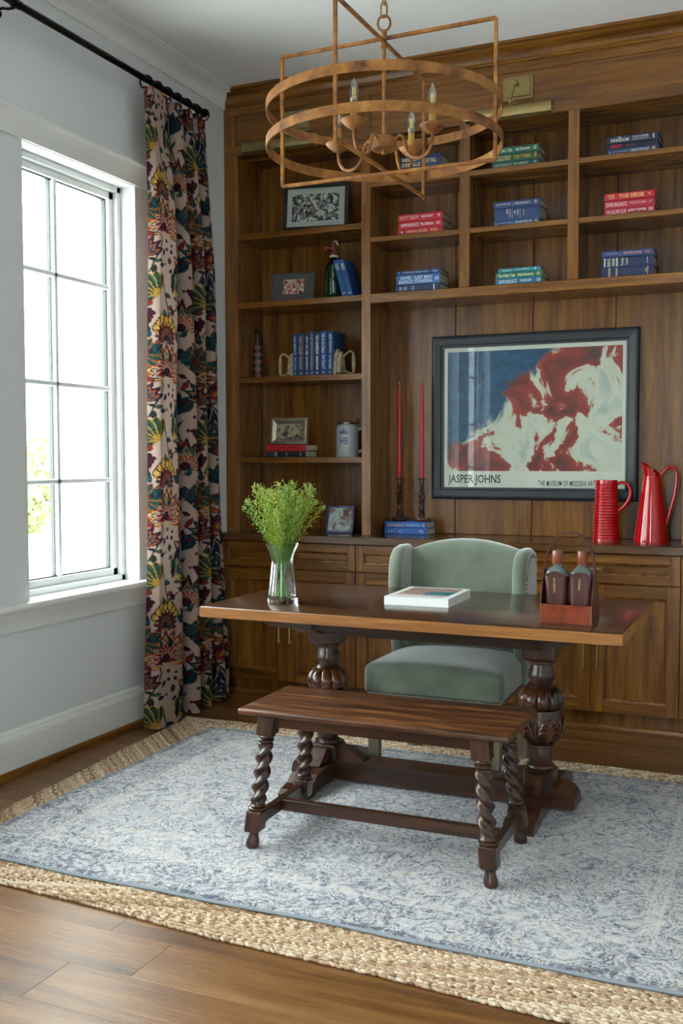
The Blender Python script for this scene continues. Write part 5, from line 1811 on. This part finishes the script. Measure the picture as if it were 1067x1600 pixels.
t.l(g1.outputs[0], mB.inputs['Factor'])
t.l(mA.outputs['Result'], mB.inputs['A'])
mB.inputs['B'].default_value = lin('#2a2022')
gz = t.n('ShaderNodeMath', operation='GREATER_THAN', i_1=0.2)
t.l(sp.outputs['Z'], gz.inputs[0])
mC = t.n('ShaderNodeMix', data_type='RGBA')
t.l(gz.outputs[0], mC.inputs['Factor'])
t.l(mB.outputs['Result'], mC.inputs['A'])
mC.inputs['B'].default_value = lin('#2a1a1a')
t.l(mC.outputs['Result'], t.b.inputs['Base Color'])
t.set(Roughness=0.3)
M().lathe(bprof[:9], 28).build('body', t.m, o)
M().lathe([(0.018, 0.258), (0.0225, 0.262), (0.021, 0.266), (0.013, 0.262)], 28, close=True).build('lip', plain('dark_lip', '#2a1418', 0.3), o)

# sad-iron bookends
def sad_iron(lab, xface, s_, yc=0.085):
    """flat iron stood on its heel, sole facing the books; s_=+1 means the handle points to +x"""
    o = thing('iron_bookend', lab, 'bookend', (xface, yc, 1.785), 0, 'antique iron bookends')
    pts = []
    for k in range(13):
        tt = k / 12
        wv_ = 0.047 * (1 - tt ** 2.4) ** 0.6
        pts.append((wv_, 0.143 * tt))
    outl = [(-p[0], p[1]) for p in pts] + [(p[0], p[1]) for p in reversed(pts[:-1])]
    m = M()
    m.prism(outl, 'X', min(0, s_ * 0.016), max(0, s_ * 0.016))
    inn_ = [(p[0] * 0.78, 0.012 + p[1] * 0.82) for p in outl]
    m.prism(inn_, 'X', min(s_ * 0.016, s_ * 0.038), max(s_ * 0.016, s_ * 0.038))
    m.build('iron_body', 'creampaint', o, angle=30)
    hp = [(0.036, 0, 0.105), (0.05, 0, 0.108), (0.064, 0, 0.122), (0.082, 0, 0.13), (0.097, 0, 0.122), (0.102, 0, 0.108)]
    M().tube([(s_ * p[0], p[1], p[2]) for p in hp], 0.0055, 10).build('handle_bracket', 'creampaint', o)
    m = M()
    m.tube([(s_ * p[0], p[1], p[2]) for p in [(0.102, 0, 0.02), (0.09, 0, 0.007), (0.07, 0, 0.012), (0.05, 0, 0.024), (0.036, 0, 0.026)]], 0.0055, 10)
    m.build('handle_bracket', 'creampaint', o)
    M().tube([(s_ * 0.102, 0, 0.114), (s_ * 0.102, 0, 0.09), (s_ * 0.102, 0, 0.06), (s_ * 0.102, 0, 0.03), (s_ * 0.102, 0, 0.016)], [0.007, 0.0095, 0.0105, 0.0095, 0.007], 12).build('grip', 'creampaint', o)
    return o
sad_iron('cream-painted antique iron bookend left of the row of blue books', 0.4085, -1)
sad_iron('cream-painted antique iron bookend right of the row of blue books', sum(r_[0] for r_ in row7) + sx0 + 0.0005, 1)

# stein
o = thing('beer_stein', 'grey stoneware beer stein with pewter rim and blue crowned letters', 'mug', (0.70, 0.13, 1.334))
SR = 0.062
M().lathe([(SR, 0.0), (SR + 0.001, 0.004), (SR, 0.008), (SR, 0.022), (SR - 0.001, 0.024), (SR, 0.027), (SR, 0.155), (SR - 0.003, 0.167), (SR - 0.012, 0.178), (SR - 0.014, 0.184), (0.0, 0.184)], 48).build('body', 'stone', o)
M().lathe([(SR - 0.012, 0.18), (SR - 0.009, 0.184), (SR - 0.011, 0.192), (SR - 0.03, 0.198), (0.0, 0.2)], 40).build('pewter_lid', 'pewter', o)
M().tube([(0.05, 0.012, 0.186), (0.062, 0.015, 0.196), (0.06, 0.015, 0.21), (0.052, 0.012, 0.206)], [0.005, 0.006, 0.007, 0.004], 8).build('thumb_lever', 'pewter', o)
hp = [(0.058, 0.02, 0.15), (0.078, 0.03, 0.158), (0.092, 0.036, 0.14), (0.094, 0.037, 0.1), (0.088, 0.034, 0.06), (0.074, 0.028, 0.035), (0.058, 0.02, 0.03)]
P_ = np.array(hp)
M().tube([tuple(p) for p in np.stack([catmull(P_[:, q], 24) for q in range(3)], -1)], 0.009, 10).build('handle', 'stone', o)
def stein_wrap(u, v_):
    a = math.radians(-73) + u / SR
    return ((SR + 0.0006) * math.cos(a), (SR + 0.0006) * math.sin(a), v_)
lettering('HB', -0.024, 0.021, 0.071, 0.109, 'cobalt', o, None, 'letters', wrap=lambda u, v_: stein_wrap(u - 0.012, v_))
# crown: band, five points with balls
crv = M()
def cpoly(pts):
    k = len(crv.v)
    crv.v += [stein_wrap(a - 0.013, b) for a, b in pts]
    crv.f.append(tuple(range(k, k + len(pts))))
cpoly([(-0.017, 0.115), (0.017, 0.115), (0.017, 0.1205), (-0.017, 0.1205)])
cpoly([(-0.019, 0.1225), (0.019, 0.1225), (0.02, 0.126), (-0.02, 0.126)])
for k in range(5):
    c_ = (-0.021 + 0.0105 * k)
    h_ = 0.139 + 0.005 * (1 - abs(k - 2) / 2)
    cpoly([(c_ * 0.8 - 0.0034, 0.126), (c_ * 0.8 + 0.0034, 0.126), (c_ + 0.0036, h_), (c_ - 0.0036, h_)])
    cpoly([(c_ + 0.0036 * math.cos(2 * PI * q / 8), h_ + 0.003 + 0.0036 * math.sin(2 * PI * q / 8)) for q in range(8)])
cpoly([(-0.0016, 0.146), (0.0016, 0.146), (0.0016, 0.159), (-0.0016, 0.159)])
cpoly([(-0.006, 0.151), (0.006, 0.151), (0.006, 0.154), (-0.006, 0.154)])
crv.build('crown_emblem', 'cobalt', o, smooth=False)

# ================================================================== CANDLESTICKS
CB = 0.91 + 0.034 + 0.036
def candlestick(lab, x, y_, base_mat, rot):
    o = thing('candlestick', lab, 'candlestick', (x, y_, CB), rot, 'twisted wooden candlesticks')
    M().lathe([(0.036, 0.0), (0.043, 0.003), (0.047, 0.012), (0.046, 0.018), (0.036, 0.02), (0.014, 0.023), (0.012, 0.028)], 32).build('base', base_mat, o)
    M().lathe([(0.012, 0.026), (0.017, 0.035), (0.0175, 0.043), (0.011, 0.051), (0.013, 0.056), (0.0165, 0.066), (0.012, 0.075), (0.012, 0.084), (0.009, 0.09)], 24).build('turned_stem', 'dkZ', o)
    m = M()
    for k in range(2):
        pts = []
        for q in range(33):
            tt = q / 32
            a = k * PI + tt * 2 * PI * 1.35
            e = math.sin(PI * tt) ** 0.35 if 0 < tt < 1 else 0
            pts.append((0.0115 * e * math.cos(a), 0.0115 * e * math.sin(a), 0.088 + 0.092 * tt))
        m.tube(pts, 0.0068, 10)
    m.build('open_twist', 'dkZ', o)
    M().lathe([(0.009, 0.178), (0.012, 0.184), (0.0125, 0.19), (0.008, 0.195), (0.013, 0.201), (0.0135, 0.206), (0.0125, 0.232), (0.0, 0.232)], 24).build('socket', 'dkZ', o)
    M().lathe([(0.0, 0.231), (0.016, 0.232), (0.0225, 0.235), (0.023, 0.237), (0.014, 0.2365), (0.0, 0.2365)], 24).build('drip_pan', 'iron', o)
    return o
MAT['amberwood'] = wood('amber_oak', '#3a1a0a', '#7a431a', '#a8662c', axis='X', rough=0.2, stretch=3, coat=0.5)
cp_ = [(0.982, 0.205), (1.113, 0.205)]
candlestick('twisted candlestick with a dark base, nearer the tall shelves', cp_[0][0], cp_[0][1], 'dkX', 0.4)
candlestick('twisted candlestick with an amber-coloured base, nearer the poster', cp_[1][0], cp_[1][1], 'amberwood', 1.9)
for k, (x, y_) in enumerate(cp_):
    o = thing('taper_candle', ('tall red taper candle nearer the tall shelves', 'tall red taper candle nearer the poster')[k], 'candle', (x, y_, CB + 0.2366), 0, 'red taper candles')
    H = 0.522
    M().lathe([(0.0095, 0.0), (0.011, 0.012), (0.0108, 0.1), (0.0098, 0.3), (0.0075, 0.44), (0.0045, H), (0.0, H + 0.002)], 20).build('wax', 'redwax', o)
    M().tube([(0, 0, H), (-0.002, -0.001, H + 0.006), (-0.005, -0.001, H + 0.009)], 0.002, 6).build('wick', 'wick', o)

# ================================================================== RED JUGS
def jug_handle(pts, r_, n=30):
    P_ = np.array(pts)
    return M().tube([tuple(p) for p in np.stack([catmull(P_[:, q], n) for q in range(3)], -1)], r_, 12)
j1 = thing('ribbed_jug', 'red glazed ribbed jug, the shorter one, in front of the poster corner', 'jug', (2.114, 0.16, 0.91), -0.12)
zs = [0.305 * k / 150 for k in range(151)]
def rib(a, z):
    tt = z / 0.305
    r_ = 0.067 - 0.013 * tt
    if 0.01 < z < 0.29:
        r_ += 0.0018 * math.sin(z * 2 * PI / 0.0148)
    if tt > 0.9:      # pouring lip towards -x
        d = abs(math.atan2(math.sin(a - PI), math.cos(a - PI)))
        r_ += 0.012 * ((tt - 0.9) / 0.1) ** 1.5 * math.exp(-(d / 0.3) ** 2)
    return r_
seg = 64
m = M()
vs, fs = [], []
allz = zs
for z in allz:
    for k in range(seg):
        a = 2 * PI * k / seg
        vs.append((rib(a, z) * math.cos(a), rib(a, z) * math.sin(a), z))
n1 = len(allz)
inz = [0.305, 0.28, 0.15, 0.01]
for z in inz:
    for k in range(seg):
        a = 2 * PI * k / seg
        r_ = rib(a, 0.305) - 0.004 if z == 0.305 else (0.067 - 0.013 * z / 0.305) - 0.006
        vs.append((r_ * math.cos(a), r_ * math.sin(a), z))
tot = n1 + len(inz)
for i in range(tot - 1):
    for k in range(seg):
        k2 = (k + 1) % seg
        fs.append((i * seg + k, i * seg + k2, (i + 1) * seg + k2, (i + 1) * seg + k))
fs.append(tuple(reversed(range(seg))))
fs.append(tuple((tot - 1) * seg + k for k in range(seg)))
m.add(vs, fs).build('body', 'redglaze', j1, angle=70)
jug_handle([(0.048, 0, 0.283), (0.075, 0, 0.294), (0.105, 0, 0.285), (0.121, 0, 0.25), (0.113, 0, 0.21), (0.088, 0, 0.172), (0.056, 0, 0.145)], 0.0082).build('handle', 'redglaze', j1)

j2 = thing('tall_jug', 'tall tapering red glazed jug with a slanting lip and long handle, at the right', 'jug', (2.336, 0.15, 0.91), -0.12)
vs, fs = [], []
NZ = 44
def j2r(t_):
    return float(np.interp(t_, [0, 0.03, 0.8, 0.82, 0.84, 1.0], [0.084, 0.084, 0.042, 0.0385, 0.0395, 0.044]))
for inner in (0, 1):
    rng = range(NZ + 1) if not inner else range(NZ, 5, -6)
    for i in rng:
        t_ = i / NZ
        for k in range(seg):
            a = 2 * PI * k / seg
            r_ = j2r(t_) - (0.004 if inner else 0)
            z = 0.395 * t_
            fac = 0
            if t_ > 0.82:
                fac = (t_ - 0.82) / 0.18
                z = 0.324 + fac * (0.038 + 0.036 * (-math.cos(a) * 0.9 + 0.05))
                r_ += fac ** 2 * 0.012 * max(0, -math.cos(a)) ** 3
            vs.append((r_ * math.cos(a) - (0.004 * fac), r_ * math.sin(a), z))
tot = len(vs) // seg
for i in range(tot - 1):
    for k in range(seg):
        k2 = (k + 1) % seg
        fs.append((i * seg + k, i * seg + k2, (i + 1) * seg + k2, (i + 1) * seg + k))
fs.append(tuple(reversed(range(seg))))
fs.append(tuple((tot - 1) * seg + k for k in range(seg)))
M().add(vs, fs).build('body', 'redglaze', j2, angle=50)
jug_handle([(0.034, 0, 0.322), (0.055, 0, 0.345), (0.078, 0, 0.368), (0.1, 0, 0.372), (0.117, 0, 0.348), (0.12, 0, 0.3), (0.108, 0, 0.22), (0.09, 0, 0.15), (0.072, 0, 0.085)], 0.0072).build('handle', 'redglaze', j2)

# ================================================================== ON THE DESK
vx, vy = 1.14, -1.53
va = thing('glass_vase', 'clear flared glass vase holding the greenery on the desk', 'vase', (vx, vy, DZ))
VP = [(0.0, 0.0), (0.058, 0.0), (0.0605, 0.004), (0.061, 0.012), (0.058, 0.04), (0.05, 0.10), (0.0445, 0.15), (0.0435, 0.165), (0.047, 0.18), (0.058, 0.207), (0.0695, 0.231), (0.0705, 0.233), (0.0675, 0.2325), (0.055, 0.207), (0.044, 0.182), (0.0408, 0.165), (0.0418, 0.15), (0.0475, 0.10), (0.055, 0.04), (0.056, 0.024), (0.052, 0.018), (0.0, 0.016)]
M().lathe(VP, 48).build('glass_body', 'vaseglass', va)
def wrad(z):
    zz_ = [0.0, 0.02, 0.04, 0.10, 0.15, 0.165, 0.182, 0.207, 0.233, 0.3]
    rr_ = [0.045, 0.045, 0.048, 0.041, 0.036, 0.035, 0.038, 0.048, 0.06, 0.2]
    return float(np.interp(z, zz_, rr_))
random.seed(21)
NS = 46
for k in range(NS):
    ang = k * 2.399963 + random.uniform(-0.2, 0.2)
    fr_ = math.sqrt((k + 0.5) / NS)
    tipr = 0.168 * fr_ * random.uniform(0.88, 1.06)
    tipz = 0.468 - 0.03 * fr_ ** 2 + random.uniform(-0.055, 0.012)
    if k > NS - 9:
        tipz -= random.uniform(0, 0.09)
    b_ang = ang + PI + random.uniform(-0.8, 0.8)
    p0 = Vector((0.033 * random.uniform(0.3, 1) * math.cos(b_ang), 0.033 * random.uniform(0.3, 1) * math.sin(b_ang), 0.022))
    p1 = Vector((0.028 * fr_ * math.cos(ang), 0.028 * fr_ * math.sin(ang), 0.165))
    p2 = Vector((tipr * 0.5 * math.cos(ang), tipr * 0.5 * math.sin(ang), 0.165 + (tipz - 0.165) * 0.52))
    p3 = Vector((tipr * math.cos(ang), tipr * math.sin(ang), tipz))
    P_ = np.array([p0, p1, p2, p3])
    cv = np.stack([catmull(P_[:, q], 22) for q in range(3)], -1)
    sgp = thing('green_sprig', 'feathery bright green sprig in the glass vase on the desk', 'sprig', (vx, vy, DZ), 0, 'sprigs in the glass vase')
    M().tube([tuple(p) for p in cv], [0.0021 - 0.0011 * i / 21 for i in range(22)], 5).build('stem', 'stem', sgp)
    lm, bm2 = M(), M()
    side = []
    for q in range(46):
        tt = 0.44 + 0.56 * (q / 46) ** 0.9
        f_ = tt * 21
        i0 = min(20, int(f_))
        p = Vector(cv[i0]) * (1 - (f_ - i0)) + Vector(cv[i0 + 1]) * (f_ - i0)
        d = (Vector(cv[i0 + 1]) - Vector(cv[i0])).normalized()
        o_ = d.orthogonal().normalized()
        o_.rotate(Matrix.Rotation(q * 2.4 + k, 3, d))
        # leafy side shoot
        sl = random.uniform(0.016, 0.034) * (1.15 - 0.45 * tt)
        dr = (o_ * 0.75 + d * 0.75).normalized()
        e = p + dr * sl
        if wrad(0.3) and (p.z < 0.235 and math.hypot(e.x, e.y) > wrad(p.z)):
            continue
        wv_ = dr.cross(d).normalized() * random.uniform(0.0016, 0.003)
        mid = p + dr * sl * 0.55
        lm.add([tuple(p), tuple(mid + wv_), tuple(e), tuple(mid - wv_)], [(0, 1, 2, 3)])
        if q % 2 == 0 and tt > 0.5:
            for j in range(3):
                d2 = (dr + Vector((random.gauss(0, .6), random.gauss(0, .6), random.gauss(0, .6)))).normalized()
                s0 = p + dr * sl * random.uniform(0.4, 1.0)
                e2 = s0 + d2 * random.uniform(0.008, 0.014)
                w2_ = d2.orthogonal().normalized() * 0.0017
                lm.add([tuple(s0), tuple((s0 + e2) / 2 + w2_), tuple(e2), tuple((s0 + e2) / 2 - w2_)], [(0, 1, 2, 3)])
        if tt > 0.6 and q % 3 == 0:
            bm2.ball(tuple(e), 0.0024, 5, 4)
    for j in range(9):
        bm2.ball(tuple(Vector(cv[-1]) + Vector((random.gauss(0, .0035), random.gauss(0, .0035), random.uniform(-0.012, 0.004)))), random.uniform(0.0018, 0.003), 5, 4)
    lm.build('leaves', 'leaf', sgp, smooth=False, kind='stuff')
    bm2.build('buds', 'bud', sgp, kind='stuff')

# coffee-table book
BW_, BL_, BT_ = 0.258, 0.325, 0.033
cb = thing('coffee_table_book', 'thick white softcover picture book lying on the desk', 'book', (1.655, -1.262, DZ), math.radians(3.5))
cb.rotation_euler = (0, 0, math.radians(1.5))
M().box(-BW_ / 2, BW_ / 2, -BL_ / 2, BL_ / 2, BT_ - 0.0012, BT_, 0.0003).box(-BW_ / 2, BW_ / 2, -BL_ / 2, BL_ / 2, 0, 0.0012, 0.0003).box(-BW_ / 2, BW_ / 2, -BL_ / 2, -BL_ / 2 + 0.0014, 0, BT_, 0.0003).build('cover', 'whitepaper', cb, smooth=False)
M().box(-BW_ / 2 + 0.001, BW_ / 2 - 0.001, -BL_ / 2 + 0.0014, BL_ / 2 - 0.001, 0.0012, BT_ - 0.0012).build('pages', plain('white_pages', '#e9e8e2', 0.7, noise=0.04, nscale=300), cb, smooth=False)
MAT['cv_tan'] = paint('cover_tan', ['#6a4a40', '#97776a', '#a98d7e', '#b7a79a'], 22)
MAT['cv_teal'] = paint('cover_teal', ['#1a4450', '#28606c', '#3d7a84', '#86a6a2'], 30)
M().box(-0.105, 0.105, -0.075, 0.14, BT_, BT_ + 0.0003).build('cover_picture', 'cv_tan', cb, smooth=False)
M().box(0.0, 0.105, -0.075, 0.03, BT_ + 0.0002, BT_ + 0.0006).build('cover_picture', 'cv_teal', cb, smooth=False)
lettering('AMERICAN COUNTRY', -0.105, 0.105, 0.09, 0.118, ink('#b02030'), cb, Matrix.Translation((0, 0, BT_ + 0.0005)) @ Matrix.Rotation(PI, 4, 'Z'), 'title')

# leather carrier with two flasks
ca_ = thing('bottle_carrier', 'brown leather carrier with a hoop handle holding two flasks', 'carrier', (2.278, -1.585, DZ), math.radians(-2))
cw, cd = 0.089, 0.057
M().box(-cw, cw, -cd, cd, 0, 0.004).build('bottom', 'leather', ca_)
M().box(-cw, cw, -cd, -cd + 0.004, 0.0, 0.068, 0.001).build('front_panel', 'leather2', ca_, smooth=False)
M().box(-cw, cw, cd - 0.004, cd, 0.0, 0.068, 0.001).build('back_panel', 'leather2', ca_, smooth=False)
for s_ in (-1, 1):
    x0_, x1_ = (-cw, -cw + 0.004) if s_ < 0 else (cw - 0.004, cw)
    M().prism([(-cd, 0.0), (cd, 0.0), (cd, 0.068), (0.02, 0.185), (-0.02, 0.185), (-cd, 0.068)], 'X', x0_, x1_).build('side_panel', 'leather', ca_, smooth=False)
m = M()
for s_ in (-1, 1):
    for q in range(15):
        m.box(s_ * cw * 0.965 - 0.0008, s_ * cw * 0.965 + 0.0008, -cd - 0.0006, -cd, 0.004 + q * 0.0043, 0.0068 + q * 0.0043)
for q in range(22):
    m.box(cw, cw + 0.0006, -cd + 0.004 + q * 0.005, -cd + 0.0072 + q * 0.005, 0.004, 0.0052)
m.build('stitching', 'stitch', ca_, smooth=False, kind='stuff')
pts = []
for k in range(25):
    a = PI * k / 24
    pts.append((-(cw - 0.005) * math.cos(a) * (1.0), 0, 0.185 + 0.128 * math.sin(a) ** 0.9))
pts = [(-(cw - 0.005), 0, 0.15)] + pts + [((cw - 0.005), 0, 0.15)]
m = M()
vs, fs = [], []
for i, p in enumerate(pts):
    a = Vector(pts[min(i + 1, len(pts) - 1)]) - Vector(pts[max(i - 1, 0)])
    a.normalize()
    n_ = Vector((a.z, 0, -a.x))
    for (w0, h0) in ((-0.008, -0.0027), (0.008, -0.0027), (0.008, 0.0027), (-0.008, 0.0027)):
        vs.append(tuple(Vector(p) + Vector((0, w0, 0)) + n_ * h0))
for i in range(len(pts) - 1):
    for q in range(4):
        fs.append((i * 4 + q, i * 4 + (q + 1) % 4, i * 4 + 4 + (q + 1) % 4, i * 4 + 4 + q))
fs += [(3, 2, 1, 0), tuple(len(vs) - 4 + q for q in range(4))]
m.add(vs, fs).build('hoop_handle', 'leather', ca_, angle=30)
for k, (lab, word) in enumerate((('left leather-covered glass flask in the carrier, gold lettering down its front', 'BOURBON'), ('right leather-covered glass flask in the carrier, gold lettering down its front', 'VODKA'))):
    fx = 2.278 + (-0.0425 + 0.085 * k)
    fo = thing('flask', lab, 'bottle', (fx, -1.585, DZ + 0.0045), math.radians(-2), 'leather-covered flasks')
    def sec(w_, d_, z, n=28, p_=4.0):
        o2 = []
        for q in range(n):
            a = 2 * PI * q / n
            c_, s2 = math.cos(a), math.sin(a)
            o2.append((w_ * math.copysign(abs(c_) ** (2 / p_), c_), d_ * math.copysign(abs(s2) ** (2 / p_), s2), z))
        return o2
    def loft(secs):
        m = M()
        n = len(secs[0])
        vs = [p for s2 in secs for p in s2]
        fs = []
        for i in range(len(secs) - 1):
            for q in range(n):
                q2 = (q + 1) % n
                fs.append((i * n + q, i * n + q2, (i + 1) * n + q2, (i + 1) * n + q))
        fs += [tuple(reversed(range(n))), tuple((len(secs) - 1) * n + q for q in range(n))]
        return m.add(vs, fs)
    loft([sec(0.034, 0.034, 0.0), sec(0.037, 0.036, 0.004), sec(0.0375, 0.037, 0.06), sec(0.0385, 0.037, 0.12), sec(0.041, 0.037, 0.158)]).build('leather_cover', 'leather', fo, angle=50)
    # arched top edge of the cover
    m = M()
    ar_ = [(-0.0405, 0.158)] + [(-0.0405 + 0.081 * q / 12, 0.158 + 0.017 * math.sin(PI * q / 12)) for q in range(1, 12)] + [(0.0405, 0.158)]
    m.prism(list(reversed(ar_)), 'Y', -0.0372, -0.034)
    m.prism(list(reversed(ar_)), 'Y', 0.034, 0.0372)
    m.build('cover_flap', 'leather', fo, smooth=False)
    loft([sec(0.039, 0.033, 0.1585, p_=3.5), sec(0.038, 0.032, 0.166, p_=3.2), sec(0.032, 0.028, 0.178, p_=3), sec(0.02, 0.019, 0.189, p_=2.4), sec(0.0135, 0.0135, 0.193, p_=2), sec(0.0135, 0.0135, 0.2, p_=2)]).build('glass_shoulder', 'flaskglass', fo)
    M().lathe([(0.0175, 0.198), (0.0185, 0.2), (0.0185, 0.24), (0.0175, 0.244), (0.012, 0.246), (0.0, 0.246)], 28).build('cap', 'capleather', fo)
    wl = 0.05 if k == 0 else 0.04
    mx = Matrix.Translation((-0.002, -0.0381, 0.152)) @ Matrix.Rotation(PI / 2, 4, 'X') @ Matrix.Rotation(-PI / 2, 4, 'Z')
    lettering(word, 0, wl, -0.0035, 0.0045, 'gold', fo, mx, 'lettering')
